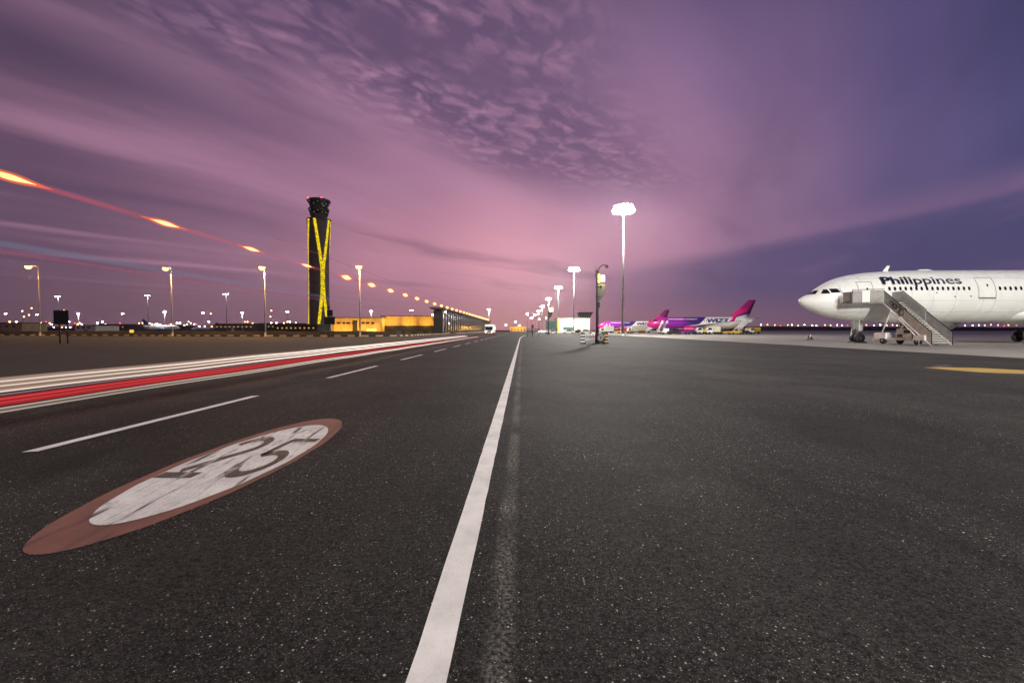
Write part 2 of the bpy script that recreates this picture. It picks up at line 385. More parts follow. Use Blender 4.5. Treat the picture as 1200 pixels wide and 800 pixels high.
# speed roundel
def ell(cx, cy, a, b, n=96): return [(cx+a*math.cos(2*PI*i/n)*(1+.008*math.sin(i*5.3)), cy+b*math.sin(2*PI*i/n)) for i in range(n)]
oy0, oy1 = ground(200, 652)[1], ground(300, 490)[1]; iy0, iy1 = ground(200, 617)[1], ground(300, 498)[1]
cy_ = (oy0+oy1)/2
xl, xr = ground(224, 535.5)[0], ground(354, 535.5)[0]
rr = sheet('speed_roundel', ell((xl+xr)/2, cy_, (xr-xl)/2, (oy1-oy0)/2), .004, M['red_paint'], road)
ixl, ixr = ground(232, 536.8)[0], ground(345, 536.8)[0]
sheet('roundel_disc', ell((ixl+ixr)/2, (iy0+iy1)/2, (ixr-ixl)/2, (iy1-iy0)/2), .008, M['old_white'], rr)
def stroke_digit(pts, box, wx, wy):
    # pts in a unit box, pen of elliptical footprint, joined outline
    x0, y0, x1, y1 = box; P = [(x0+a*(x1-x0), y0+b*(y1-y0)) for a, b in pts]
    L, Rr = [], []
    for i, (x, y) in enumerate(P):
        xa, ya = P[max(0, i-1)]; xb, yb = P[min(len(P)-1, i+1)]
        tx, ty = (xb-xa)/wx, (yb-ya)/wy; l = math.hypot(tx, ty) or 1
        nx, ny = -ty/l*wx, tx/l*wy
        L.append((x+nx, y+ny, .012)); Rr.append((x-nx, y-ny, .012))
    mb = MB(); n = len(P); mb.add(L+Rr, [(i, i+1, n+i+1, n+i) for i in range(n-1)]); return mb
def arc(cx, cy, rx, ry, a0, a1, n=14): return [(cx+rx*math.cos(R(a0+(a1-a0)*i/n)), cy+ry*math.sin(R(a0+(a1-a0)*i/n))) for i in range(n+1)]
two = arc(.5, .74, .42, .24, 170, -30)+[(.62, .45), (.22, .12)]
d2a = [(-3.72, 4.45), (-3.32, 6.22)]
sc_h = HC/1.5
def BX(a, b, c, d): return (a*sc_h, b*sc_h, c*sc_h, d*sc_h)
m2 = stroke_digit(two, BX(-3.70, 4.50, -3.32, 6.15), .040, .105); part(m2, 'digit', M['digit'], rr)
part(stroke_digit([(.0, .04), (.5, .04), (1.0, .04)], BX(-3.74, 4.50, -3.34, 6.15), .04, .085), 'digit_foot', M['digit'], rr)
five = arc(.45, .27, .5, .27, 215, 470, 20)[:]
part(stroke_digit(arc(.46, .30, .46, .27, 205, 488, 24)+[(.06, .56)], BX(-3.12, 4.55, -2.76, 6.1), .040, .10), 'digit', M['digit'], rr)
part(stroke_digit([(.06, .50), (.06, .80), (.09, .985)], BX(-3.12, 4.55, -2.76, 6.1), .036, .09), 'digit_stem', M['digit'], rr)
mbx = stroke_digit([(.02, .97), (.5, .97), (1.0, .97)], BX(-3.12, 4.55, -2.76, 6.1), .04, .08); mbx.v = [(x, y, .0125) for x, y, z in mbx.v]
part(mbx, 'digit_bar', M['digit'], rr)
# taxi lead-in paint on the right
yl = [ground(*q) for q in ((1082, 430.6), (1100, 430.0), (1150, 431.2), (1200, 433.8), (1290, 439), (1290, 443), (1200, 438.0), (1150, 436.2), (1115, 433.6))]
sheet('taxi_marking', yl, .004, M['yellow_paint'], kind='structure')
sheet('tar_patch', [ground(*q) for q in ((1090, 428.2), (1108, 427.2), (1118, 428.4), (1100, 429.4))], .004, M['oil'], kind='structure')

# striped kerb
kerb_pts = [(-190, 118), (-128, 112), (-95, 108), (-68, 99), (-45, 97), (-33, 97), (-28, 101), (-26.5, 110), (-26.5, 330)]
kerb = sheet('kerb', [(x, y-.02) for x, y in kerb_pts[:6]]+[(x+.02, y) for x, y in kerb_pts[6:]]+[(-27.2, 330), (-27.2, 112), (-28.6, 102), (-33, 97.7), (-45, 97.7), (-68, 99.7), (-95, 108.7), (-128, 112.7), (-190, 118.7)], .004, M['kerb_k'], kind='structure')
segs = []
for (x0, y0), (x1, y1) in zip(kerb_pts, kerb_pts[1:]):
    L = math.hypot(x1-x0, y1-y0); n = max(1, round(L/1.5))
    for i in range(n):
        segs.append((x0+(x1-x0)*(i+.5)/n, y0+(y1-y0)*(i+.5)/n, math.atan2(y1-y0, x1-x0), L/n))
kmesh = {}
for i, (x, y, a, L) in enumerate(segs):
    if i >= 290: break
    key = (i % 2, round(L, 2))
    if key not in kmesh: kmesh[key] = MB().prism([(-.05, 0), (.3, 0), (.3, .28), (.02, .28), (-.05, .22)], -L/2+.01, L/2-.01, 'x').mesh('kerb_block', M['kerb_y'] if i % 2 else M['kerb_k'])
    o = obj('kerb_block', kmesh[key], kerb, (x, y, .004)); o.rotation_euler = (0, 0, a)
# dark soil bank behind the kerb
random.seed(11)
bank = MB(); rings = []
bxs = [-260+i*4 for i in range(58)]
for x in bxs:
    yb = 114 if x > -110 else 120; h = .95+random.uniform(-.10, .14)
    rings.append([(x, yb, -.005), (x, yb+1.6, h), (x, yb+5, h+.1), (x, yb+8, -.005)])
bank.rings(rings, sm=False); obj('embankment', bank.mesh('embankment', M['soil']), kind='structure')

# ------------------------------------------------------------------ lamps and masts
def flood_mast(H, label, group, loc, nh=14, rw=2.3, watts=0, headz=0, lens='L_white', thin=1.0, aim=None):
    t = thing('floodlight_mast', label, 'floodlight mast', loc, 0, group)
    part(MB().tube((0, 0, 0), (0, 0, H), .34*thin, .14*thin, 12), 'pole', M['grey'], t)
    part(MB().lathe([(.6, 0), (.6, .05), (.42, .06), (.38, .5)], 12), 'base_plate', M['grey'], t)
    ring = MB(); n = 16
    for zz in (0, .5):
        ring.path([(rw*.8*math.cos(2*PI*i/n), rw*.8*math.sin(2*PI*i/n), H-.3+zz) for i in range(n+1)], .05, 5)
    for i in range(4): ring.tube((0, 0, H), (rw*.8*math.cos(i*PI/2), rw*.8*math.sin(i*PI/2), H-.3), .05, n=5)
    part(ring, 'head_frame', M['grey'], t)
    hm = MB().box((-.05, -.36, -.3), (.28, .36, .3)).mesh('floodlight', M['dgrey'])
    lm = MB().lathe([(.001, .08), (.2, .07), (.34, .04), (.36, .0)], 10, axis='x').mesh('lens', M[lens])
    for i in range(nh*2):
        a = 2*PI*(i+.5)/nh; up = i >= nh; f_ = obj('floodlight', hm, t, (rw*(.8 if up else 1)*math.cos(a+up*.2), rw*(.8 if up else 1)*math.sin(a+up*.2), H+(.85 if up else -.15))); f_.rotation_euler = (0, R(28), a+up*.2)
        obj('lens', lm, f_, (.29, 0, 0))
    if watts: lamp('lamp_glow', (0, 0, H-.9), watts, (1, .95, .86), .7*rw, t, aim)
    return t
G1 = 'tall floodlight masts along the right-hand apron edge'
words = ['closest and tallest white floodlight mast, right of the camera pole', 'second white floodlight mast, above the white hall', 'third white floodlight mast, just left of the second', 'fourth white floodlight mast, above the green board', 'fifth white floodlight mast, small and far down the row', 'sixth white floodlight mast, tiny at the far end of the row']
MX = X(730, 112)
m0 = None
for i, y in enumerate((112, 218, 312, 425, 560, 700)):
    m0 = flood_mast(30 if i else 30.5, words[i], G1, (MX, y, 0), watts=[140000, 170000, 150000, 100000, 60000, 60000][i])
flood_mast(30, 'white floodlight mast of the apron row beside the camera, outside the picture', G1, (MX+1, 4, 0), watts=50000)
flood_mast(30, 'white floodlight mast of the apron row behind the camera, outside the picture', G1, (MX+1, -100, 0), watts=820000, aim=(26, 151, 3))

def street_lamp(label, px, py, Y, head_px):
    xh, zh = at(head_px, py, Y); xb = X(px, Y)
    t = thing('street_lamp', label, 'street lamp', (xb, Y, 0), 0, 'orange street lamps along the striped kerb')
    part(MB().tube((0, 0, 0), (0, 0, zh+.1), .17, .08, 10), 'pole', M['pole_o'], t)
    part(MB().lathe([(.34, 0), (.34, .06), (.22, .08), (.2, .9), (.16, .95)], 10), 'base', M['pole_o'], t)
    dxh = xh-xb
    part(MB().path([(0, 0, zh), (dxh*.4, 0, zh+.35), (dxh*.85, 0, zh+.4)], .05, 6), 'arm', M['pole_o'], t)
    part(MB().rings([[(dxh+a*.55, b*.22, zh+.25+c) for a, b in ((-1, -1), (1, -1), (1, 1), (-1, 1))] for c in (0, .16)], sm=False), 'lantern', M['dgrey'], t)
    part(MB().lathe([(.001, zh-.5), (.40, zh-.38), (.62, zh-.05), (.62, zh+.24)], 14, (dxh, 0, 0)), 'lens', M['L_sod'], t)
    lamp('lamp_glow', (dxh, 0, zh-.85), 11000, (1, .52, .16), .3, t)
    return t
street_lamp('leftmost orange street lamp, beside the dark square board', 47, 313, 110, 33)
street_lamp('second orange street lamp from the left, before the far parked aircraft', 202, 315, 102, 194)
street_lamp('third orange street lamp, just left of the control tower', 311, 314, 96, 307)
street_lamp('fourth orange street lamp, just right of the control tower', 422, 313, 96, 420.5)

# white short masts across the field
G2 = 'white floodlight posts across the far airfield'
H2 = 18
pm_ = None
for px, py, Y, nm in ((7, 368, 440, 'at the left edge of the picture'), (44, 369, 450, 'seen beside the leftmost orange lamp'), (92, 368, 440, 'right of the dark square board'), (144, 368, 440, 'left of the white aircraft with blue tail'), (193, 366, 430, 'above the white aircraft with blue tail'), (238, 367, 440, 'above the small white aircraft'), (284, 367, 440, 'left of the third orange lamp'), (337, 366, 420, 'just left of the control tower foot'), (435, 365, 400, 'behind the left end of the orange-lit hall'), (482, 364, 380, 'behind the middle of the orange-lit hall'), (573, 363, 300, 'beside the road beyond the long dark building')):
    x, z = at(px, py, Y)
    if pm_ is None:
        pm_ = thing('floodlight_post', 'white floodlight post '+nm, 'floodlight post', (x, Y, 0), 0, G2); pm_['_h'] = z; H0 = z
        part(MB().tube((0, 0, 0), (0, 0, z), .22, .12, 8), 'pole', M['grey'], pm_)
        part(MB().box((-1.3, -.1, z-.1), (1.3, .1, z+.08)), 'crossarm', M['grey'], pm_)
        for sx in (-.95, -.3, .3, .95):
            h_ = part(MB().box((sx-.28, -.3, z+.05), (sx+.28, .12, z+.65)), 'floodlight', M['dgrey'], pm_)
            part(MB().lathe([(.001, -.38), (.24, -.34), (.26, -.30)], 10, (sx, 0, z+.35), 'y'), 'lens', M['L_white'], h_)
        del pm_['_h']; o = pm_
    else: o = dup(pm_, (x, Y, 0), 0, 'white floodlight post '+nm, z/H0)
for px, Y in ((92, 440), (193, 430), (284, 440), (435, 400), (573, 300)):
    x, z = at(px, 367, Y)
    for o in [o for o in C.objects if o.type == 'EMPTY' and o.name.startswith('floodlight_post') and abs(o.location.x-x) < 4][:1]:
        lamp('lamp_glow', (0, -1.2, H0-.4), 15000, (1, .95, .9), 1.0, o)
G3 = 'tall thin masts with white crossheads on the far airfield'
for px, py, Y, nm in ((68, 347, 380, 'above the dark square board'), (173, 346, 380, 'left of the second orange lamp'), (265, 344, 370, 'left of the third orange lamp, the brightest of them')):
    x, z = at(px, py, Y)
    t = thing('tall_mast', 'tall thin mast with white crosshead '+nm, 'light mast', (x, Y, 0), 0, G3)
    part(MB().tube((0, 0, 0), (0, 0, z), .3, .14, 8), 'pole', M['grey'], t)
    part(MB().box((-2.6, -.15, z-.1), (2.6, .15, z+.15)), 'crosshead', M['grey'], t)
    br = px == 265
    for sx in (-2, -.7, .7, 2):
        h_ = part(MB().box((sx-.3, -.3, z-.5), (sx+.3, .2, z-.12)), 'floodlight', M['dgrey'], t)
        part(MB().box((sx-.22, -.34, z-.44), (sx+.22, -.30, z-.2)), 'lens', M['L_white' if br else 'L_small'], h_)
    lamp('lamp_glow', (0, -.9, z-.9), 2500, (1, .95, 1), .5, t)

# small far lamps
def small_lamp(px, py, Y, lens, label, group, r=.5):
    x, z = at(px, py, Y); key = (lens, round(r, 1), round(z, 1))
    t = thing('lamp_post', label, 'lamp', (x, Y, 0), 0, group)
    part(MB().tube((0, 0, 0), (0, 0, z), .12, .07, 6), 'pole', M['dgrey'], t)
    part(MB().sphere((0, 0, z), r, 8, 5), 'lamp_head', M[lens], t); return t
for px, py, l, nm in ((26, 364.5, 'L_orange', 'left of the leftmost orange street lamp'), (37, 361, 'L_orange', 'highest of the small orange cluster at left'), (34, 369, 'L_orange', 'lowest of the small orange cluster at left'), (28, 371, 'L_orange', 'low at the left end of the small orange cluster'), (75, 363.5, 'L_sod', 'peeping over the top of the dark square board'), (318, 364, 'L_orange', 'right of the third orange street lamp'), (317, 371, 'L_orange', 'lower one right of the third orange street lamp'), (247, 367.5, 'L_orange', 'right of the lamp over the small white aircraft'), (507, 369, 'L_small', 'on the right end of the orange-lit hall')):
    small_lamp(px, py, 420 if px != 507 else 200, l, ('small orange lamp ' if l != 'L_small' else 'small white lamp ')+nm, None, .42)
random.seed(5)
GL = 'tiny lights along the left horizon'
for i in range(110):
    px = 2+i*3.27+random.uniform(-1.6, 1.6); py = random.choice([377, 378.5, 380, 381, 382.5, 383.5]); Y = random.uniform(560, 700)
    if 357 < px < 392: continue
    l = random.choice(['L_orange', 'L_orange', 'L_small', 'L_small', 'L_small', 'L_red'])
    small_lamp(px, py, Y, l, 'tiny %s lamp %s in the row of lights on the left horizon' % ({'L_orange': 'orange', 'L_small': 'white', 'L_red': 'red'}[l], 'low' if py > 381 else 'high'), GL, random.choice([.4, .6, .9]))
GR = 'tiny lights along the right horizon'
for i in range(44):
    px = 893+i*7.25+random.uniform(-1.5, 1.5); py = 381+random.uniform(-.6, .6); Y = 950
    l = random.choice(['L_orange', 'L_small', 'L_small', 'L_orange', 'L_red'])
    small_lamp(px, py, Y, l, 'tiny %s lamp in the row of lights %s' % ({'L_orange': 'orange', 'L_small': 'white', 'L_red': 'red'}[l], 'left of the white airliner nose' if px < 940 else 'seen below the white airliner' if px < 1180 else 'at the right edge'), GR, .62)
GM = 'white lamps at the far end of the road'
for px, py, Y, nm, r in ((618, 368, 420, 'lowest left of the far road end cluster', .8), (623, 372.5, 380, 'right of and below its neighbour at the road end', .7), (604, 377, 600, 'low over the vanishing road', .8), (627, 369, 430, 'upper one of the pair by the road end', .8), (632, 374, 400, 'low beside the green board', .4), (640, 372.5, 260, 'on the left rim above the green board', .35), (593, 381, 620, 'small one on the road itself', .7), (609, 381, 620, 'small one just right of the vanishing point', .6)):
    small_lamp(px, py, Y, 'L_white' if px != 640 else 'L_yel', 'white lamp '+nm, GM, r)

# far silhouettes
def skyline(x0, x1, Y, hmin, hmax, name, m, seed):
    random.seed(seed); mb = MB(); x = x0
    while x < x1:
        wd = random.uniform(12, 60); h = random.uniform(hmin, hmax)
        mb.box((x, Y+random.uniform(0, 30), -.5), (x+wd, Y+60, h)); x += wd*random.uniform(.7, 1.0)
    o = obj(name, mb.mesh(name, m)); o['kind'] = 'stuff'; o['label'] = 'dark low skyline on the horizon'; o['category'] = 'skyline'; return o
skyline(-900, -60, 760, 5, 10.5, 'distant_skyline', M['dgrey'], 1)['label'] = 'dark low mass of distant buildings on the left horizon'
skyline(300, 1500, 1000, 6.5, 9.5, 'distant_skyline', M['dgrey'], 2)['label'] = 'dark low mass of distant buildings on the right horizon'

# ------------------------------------------------------------------ control tower
TY = 327; tx, tz = at(373.6, 235, TY)
ct = thing('control_tower', 'tall dark airport control tower with glowing yellow ribs and black cab', 'control tower', (tx, TY, 0))
PXM = TY/F
zt = at(373, 257.5, TY)[1]
def rad(z):
    k = z/zt; return 7.75-1.2*math.sin(PI*min(1, k)**.9)+.15
ths = [R(-66+17), R(-66+17-120), R(-66+17+120)]
rg = []
for k in range(25):
    z = zt*k/24; r = rad(z); ring = []
    for i in range(36):
        a = 2*PI*i/36+ths[0]; rr_ = r*(1+.06*math.cos(3*(a-ths[0])))
        ring.append((rr_*math.cos(a), rr_*math.sin(a), z))
    rg.append(ring)
sh = part(MB().rings(rg), 'shaft', M['concrete'], ct)
for th in ths:
    for s in (-1, 1):
        rib = MB(); pr = []
        N = 30
        for k in range(N+1):
            z = zt*k/N*.995; f_ = k/N
            d = R(36)*max(0, (f_-.56)/.44)**1.0 if f_ > .56 else (R(24)*max(0, (.38-f_)/.38)**1.1 if f_ < .38 else 0)
            d += R(3.5); a = th+s*d; r = rad(z)*(1+.06*math.cos(3*(a-th)))+.18; w_ = 1.0
            e = Vector((math.cos(a), math.sin(a), 0)); tn = Vector((-e.y, e.x, 0)); b = Vector((0, 0, z))
            pr.append([b+e*(r-.5)-tn*w_, b+e*r-tn*w_, b+e*r+tn*w_, b+e*(r-.5)+tn*w_])
        rib.rings(pr, sm=False); part(rib, 'lit_rib', M['L_rib'], ct)
    slats = MB()
    for k in range(1, 46):
        z = zt*k/46; 
        a = th; r = rad(z)*1.06+.25; e = Vector((math.cos(a), math.sin(a), 0)); tn = Vector((-e.y, e.x, 0)); b = Vector((0, 0, z))
        if .36 < k/46 < .56: slats.box((-.1, -1.0, -.12), (.3, 1.0, .12), Matrix.Translation(b+e*r)@Matrix.Rotation(a, 4, 'Z'))
    part(slats, 'rib_bracket', M['dgrey'], ct)
def zpx(y): return at(373, y, TY)[1]
z1, z2, z3, z4, z5 = zpx(257.5), zpx(253), zpx(246), zpx(243), zpx(236)
part(MB().lathe([(8.3, z1-.6), (8.5, z1), (7.2, z1+.2)], 12), 'shaft_cap', M['roof'], ct)
part(MB().lathe([(5.6, z1), (5.4, z2), (5.6, z2+.1)], 12), 'neck', M['roof'], ct)
lc = part(MB().lathe([(5.8, z2), (7.0, z3), (7.0, z3+.8), (5.8, z3+1.2)], 12), 'lower_cab', M['glass'], ct)
uc = part(MB().lathe([(5.6, z3+1), (5.8, z4), (7.9, z5), (8.0, z5+.7), (7.2, z5+1.0)], 12), 'upper_cab', M['glass'], ct)
for zz, r in ((z2, 6.0), (z3, 7.25), (z4, 6.1), (z5, 8.2)):
    part(MB().lathe([(r-.5, zz-.25), (r, zz-.25), (r, zz+.25), (r-.5, zz+.25)], 12), 'cab_rim', M['roof'], ct)
for cabm, za, zb, ra, rb in ((lc, z2, z3, 5.85, 7.05), (uc, z4, z5, 5.85, 7.95)):
    for i in range(12):
        a = 2*PI*i/12
        part(MB().tube((ra*math.cos(a), ra*math.sin(a), za), (rb*math.cos(a), rb*math.sin(a), zb), .13, n=5), 'mullion', M['roof'], cabm)
    random.seed(8)
    for i in range(6):
        a = R(-150+i*26); f_ = random.uniform(.25, .8); r = ra+(rb-ra)*f_+.1
        part(MB().sphere((r*math.cos(a), r*math.sin(a), za+(zb-za)*f_), .25, 6, 4), 'cab_light', M['L_win'], cabm)
part(MB().lathe([(3, z5+1), (2.6, z5+2.0), (.4, z5+2.2)], 10), 'roof_plant', M['roof'], ct)
for dxp in (-7.3, 2.4):
    part(MB().tube((dxp, -1, z5+.5), (dxp, -1, z5+2), .1, n=5), 'beacon_post', M['roof'], ct)
    part(MB().sphere((dxp, -1, z5+2.2), .55, 8, 5), 'red_beacon', M['L_red'], ct)
for i in range(5): part(MB().tube((-2+i, 0, z5+2), (-2+i, 0, z5+3.5+(i % 3)*.8), .06, n=4), 'antenna', M['roof'], ct)
for xx in (-9, 10): lamp('lamp_glow', (xx, -14, 2.5), 3500, (1, .62, .1), .4, ct)
# tower foot building
x0, x1 = X(322, 300), X(372, 300)
t = thing('foot_building', 'low dark annex building left of the control tower foot', 'building', (x0, 300, 0))
part(MB().box((0, 0, 0), (x1-x0, 18, 4.6)), 'wall', M['dgrey'], t); part(MB().box((-1, -1.5, 4.6), (x1-x0+1, 19, 5.4)), 'roof', M['roof'], t)
wn = MB().box((0, -.06, 2.2), (1.0, .1, 3.2)).mesh('window', M['L_hall'])
for i in range(9): obj('window', wn, t, (1.5+i*3, 0, 0))

# ------------------------------------------------------------------ orange-lit hall (two halves)
def hall(px0, px1, ptop, Y, depth, label, lowdark):
    xa, xb = X(px0, Y), X(px1, Y); H = at(px0, ptop, Y)[1]; W = xb-xa
    t = thing('hall_building', label, 'building', (xa, Y, 0))
    part(MB().box((0, 0, 0), (W, depth, H)), 'wall', M['wall_tan'], t)
    part(MB().box((-.3, -.5, H), (W+.3, depth+.3, H+.25)), 'roof', M['roof'], t)
    pm2 = MB().box((-.12, -.25, 0), (.12, 0, H-.3)).mesh('pilaster', M['wall_tan'])
    n = int(W/3.4)
    for i in range(n+1): obj('pilaster', pm2, t, (.2+i*(W-.4)/n, 0, 0))
    if lowdark:
        part(MB().box((.5, -1.4, 0), (W, -.3, H*.46)), 'loading_canopy', M['dgrey'], t)
    else:
        d_ = part(MB().box((W*.42, -.12, 0), (W*.42+1.7, .1, H*.85)), 'door', M['dgrey'], t)
        wm = MB().box((0, -.08, 0), (1.4, .08, .7)).mesh('window', M['dgrey'])
        for i in (0, 1, 2, 3, 5, 6, 7): obj('window', wm, t, (1.8+i*(W-4)/8, 0, H*.62))
        part(MB().box((W*.70, -.1, H*.15), (W*.9, .08, H*.32)), 'sign_panel', M['white_dull'], t)
    for i in range(3):
        xx = W*(i+.5)/3
        part(MB().box((xx-.3, -5.2, 0), (xx+.3, -4.8, .35)), 'wall_washer', M['dgrey'], t)
        lamp('lamp_glow', (xx, -2.6 if lowdark else -4.0, H*.62 if lowdark else 1.0), 700 if lowdark else 1500, (1, .50, .05), .3, t)
    return t
hall(389, 447, 372.5, 165, 20, 'orange-lit hall section nearest the control tower with dark door', False)
hall(447.5, 511, 370.5, 170, 20, 'orange-lit hall section with dark loading canopy, beside the long dark building', True)

# long dark terminal pier parallel to the road
PYn = 162; xa = X(518, PYn); H = at(516, 360.2, PYn)[1]
t = thing('terminal_pier', 'long dark glazed terminal building with pointed overhanging roof beside the road', 'building', (xa, PYn, 0))
part(MB().box((-3, 0, 0), (0, 240, H-1)), 'wall', M['dgrey'], t)
part(MB().prism([(-4.0, H), (-3.2, H-.8), (.5, H-.8), (1.2, H-.2), (1.2, H)], -3.2, 242, 'y'), 'roof', M['roof'], t)
pm3 = MB().box((0, 0, .9), (.1, 5.3, H-2.2)).mesh('glass_pane', M['glass']); 
for i in range(40): obj('glass_pane', pm3, t, (.0, .4+i*5.95, 0))
ml = MB().box((0, -.15, 0), (.35, .15, H-.8)).mesh('mullion', M['roof'])
for i in range(41): obj('mullion', ml, t, (.0, .1+i*5.95, 0))
part(MB().sphere((.3, 6, H-1.4), .22, 8, 5), 'wall_lamp', M['L_small'], t)
part(MB().sphere((.3, 14, H*.42), .18, 8, 5), 'wall_lamp', M['L_small'], t)

# sign boards seen from behind on the left
def board(label, parts_, posts, Y, name='traffic_sign'):
    xc = X(posts[0][0], Y); t = thing(name, label, 'sign', (xc, Y, 0))
    for px, ptop in posts:
        x, z = at(px, ptop, Y); part(MB().tube((x-xc, .08, 0), (x-xc, .08, z), .06, n=8), 'post', M['dgrey'], t)
    for p_ in parts_:
        if p_[0] == 'box':
            (xa, za), (xb, zb) = at(p_[1], p_[2], Y), at(p_[3], p_[4], Y)
            part(MB().box((xa-xc, -.02, zb), (xb-xc, .02, za)), 'sign_panel', M['dgrey'], t, bevel=.01)
            for f_ in (.25, .75): part(MB().box((xa-xc, -.05, zb+(za-zb)*f_-.04), (xb-xc, -.021, zb+(za-zb)*f_+.04)), 'rail', M['dgrey'], t)
        else:
            x, z = at(p_[1], p_[2], Y); part(MB().lathe([(.001, -.02), (p_[3], -.02), (p_[3], .02), (.001, .02)], 20, (x-xc, 0, z), 'y'), 'round_panel', M['dgrey'], t)
    return t
board('dark square board on two posts, seen from behind at the left', [('box', 62.5, 363.5, 80.5, 380)], [(69, 380), (78, 380)], 47)
board('dark stacked sign boards with round top panel before the control tower', [('box', 380, 371, 392.5, 380), ('box', 383, 363, 390, 370.5), ('disc', 384.6, 360.3, .22)], [(385.5, 380), (390, 380)], 78)
# small lit yellow guidance sign
Yg = 105; (xa, za), (xb, zb) = at(152, 386, Yg), at(157.5, 390, Yg)
t = thing('guidance_sign', 'small lit yellow guidance sign on the dark bank', 'sign', (xa, Yg, 0))
part(MB().box((0, -.1, zb), (xb-xa, .1, za), ), 'sign_box', M['dgrey'], t); part(MB().box((.06, -.12, zb+.06), (xb-xa-.06, -.101, za-.06)), 'lit_face', glow('guidance_face', (1, .55, .08), 1.2), t)
for xx in (.15, xb-xa-.15): part(MB().tube((xx, 0, 0), (xx, 0, zb), .04, n=6), 'leg', M['dgrey'], t)

# left far buildings
for px0, px1, pt, Y, m_, lab in ((-20, 26, 378.5, 330, 'wall_tan', 'low tan building at the left edge'), (88, 112, 381.5, 300, 'wall_cream', 'small cream building right of the dark square board'), (116, 150, 380, 520, 'dgrey', 'dark hangar behind the cream building'), (252, 300, 379.5, 500, 'dgrey', 'dark terminal block left of the third orange lamp'), (303, 350, 379, 520, 'dgrey', 'dark terminal block right of the third orange lamp')):
    xa, H = at(px0, pt, Y); xb = X(px1, Y)
    t = thing('airfield_building', lab, 'building', (xa, Y, 0)); W = xb-xa
    part(MB().box((0, 0, 0), (W, 18, H)), 'wall', M[m_], t); part(MB().box((-.6, -.8, H), (W+.6, 19, H+.5)), 'roof', M['roof'], t)
    n = max(3, int(W/5)); wm = MB().box((0, -.08, 0), (2.0, .06, 1.0)).mesh('window', M['L_hall'] if m_ == 'dgrey' else M['glass'])
    for i in range(n): obj('window', wm, t, (1+i*(W-3)/n, 0, H*.55))
    part(MB().box((W*.4, -.1, 0), (W*.4+3, .05, H*.4)), 'door', M['grey'], t)

# ------------------------------------------------------------------ airliners
def interp(tab, s):
    for a, b in zip(tab, tab[1:]):
        if s <= b[0]:
            t_ = (s-a[0])/(b[0]-a[0]); return [a[i]+(b[i]-a[i])*t_ for i in range(1, 4)]
    return list(tab[-1][1:])
def smooth_tab(tab, n):
    # Catmull-Rom through the stations
    outp = []
    for k in range(len(tab)-1):
        p0, p1, p2, p3 = tab[max(0, k-1)], tab[k], tab[k+1], tab[min(len(tab)-1, k+2)]
        m = n if (p2[0]-p1[0]) < 12 else 3
        for j in range(m):
            t_ = j/m; r = [p1[0]+(p2[0]-p1[0])*t_]
            for i in (1, 2, 3):
                d1 = (p2[i]-p0[i])/max(.01, p2[0]-p0[0])*(p2[0]-p1[0]); d2 = (p3[i]-p1[i])/max(.01, p3[0]-p1[0])*(p2[0]-p1[0])
                h = (2*t_**3-3*t_**2+1, t_**3-2*t_**2+t_, -2*t_**3+3*t_**2, t_**3-t_**2)
                r.append(h[0]*p1[i]+h[1]*d1+h[2]*p2[i]+h[3]*d2)
            outp.append(tuple(r))
    outp.append(tab[-1]); return outp
def body(tab, n=40):
    mb = MB(); rs = []
    for s, zb, ztp, hw in tab:
        zc_, hh = (zb+ztp)/2, (ztp-zb)/2
        rs.append([(s, hw*math.cos(2*PI*i/n), zc_+hh*math.sin(2*PI*i/n)) for i in range(n)])
    return mb.rings(rs)
class Skin:
    def __init__(s, tab): s.tab = tab
    def pt(s, x, z, off=.015):
        zb, ztp, hw = interp(s.tab, x); zc_, hh = (zb+ztp)/2, (ztp-zb)/2
        k = max(-.999, min(.999, (z-zc_)/hh)); c = math.sqrt(1-k*k)
        return (x, -(hw+off)*c, zc_+(hh+off)*k)
    def patch(s, mb, poly, nx=6, nz=4, off=.015):
        # poly: four corners (x,z): bottom-left, bottom-right, top-right, top-left
        (a, b, c, d) = poly; vs = []
        for j in range(nz+1):
            for i in range(nx+1):
                u_, v_ = i/nx, j/nz
                x = (a[0]*(1-u_)+b[0]*u_)*(1-v_)+(d[0]*(1-u_)+c[0]*u_)*v_
                z = (a[1]*(1-u_)+b[1]*u_)*(1-v_)+(d[1]*(1-u_)+c[1]*u_)*v_
                vs.append(s.pt(x, z, off))
        fs = [(j*(nx+1)+i, j*(nx+1)+i+1, (j+1)*(nx+1)+i+1, (j+1)*(nx+1)+i) for j in range(nz) for i in range(nx)]
        return mb.add(vs, fs, True)
    def outline(s, mb, x0, x1, z0, z1, w_=.035, off=.012):
        s.patch(mb, ((x0, z0), (x1, z0), (x1, z0+w_), (x0, z0+w_)), 3, 1, off); s.patch(mb, ((x0, z1-w_), (x1, z1-w_), (x1, z1), (x0, z1)), 3, 1, off)
        s.patch(mb, ((x0, z0), (x0+w_, z0), (x0+w_, z1), (x0, z1)), 1, 8, off); s.patch(mb, ((x1-w_, z0), (x1, z0), (x1, z1), (x1-w_, z1)), 1, 8, off)
        return mb
def wing(mb, root, tip, c0, c1, t0, t1, vertical=False):
    prof = [(0, 0), (.04, .45), (.15, .85), (.35, 1), (.65, .7), (1, .02), (.65, -.35), (.35, -.5), (.12, -.45), (.03, -.25)]
    rs = []
    for k in range(7):
        f_ = k/6; p = [root[i]+(tip[i]-root[i])*f_ for i in range(3)]; c_ = c0+(c1-c0)*f_; th = t0+(t1-t0)*f_
        rs.append([(p[0]+a*c_, p[1]+(b*th/2 if vertical else 0), p[2]+(0 if vertical else b*th/2)) for a, b in prof])
    return mb.rings(rs)
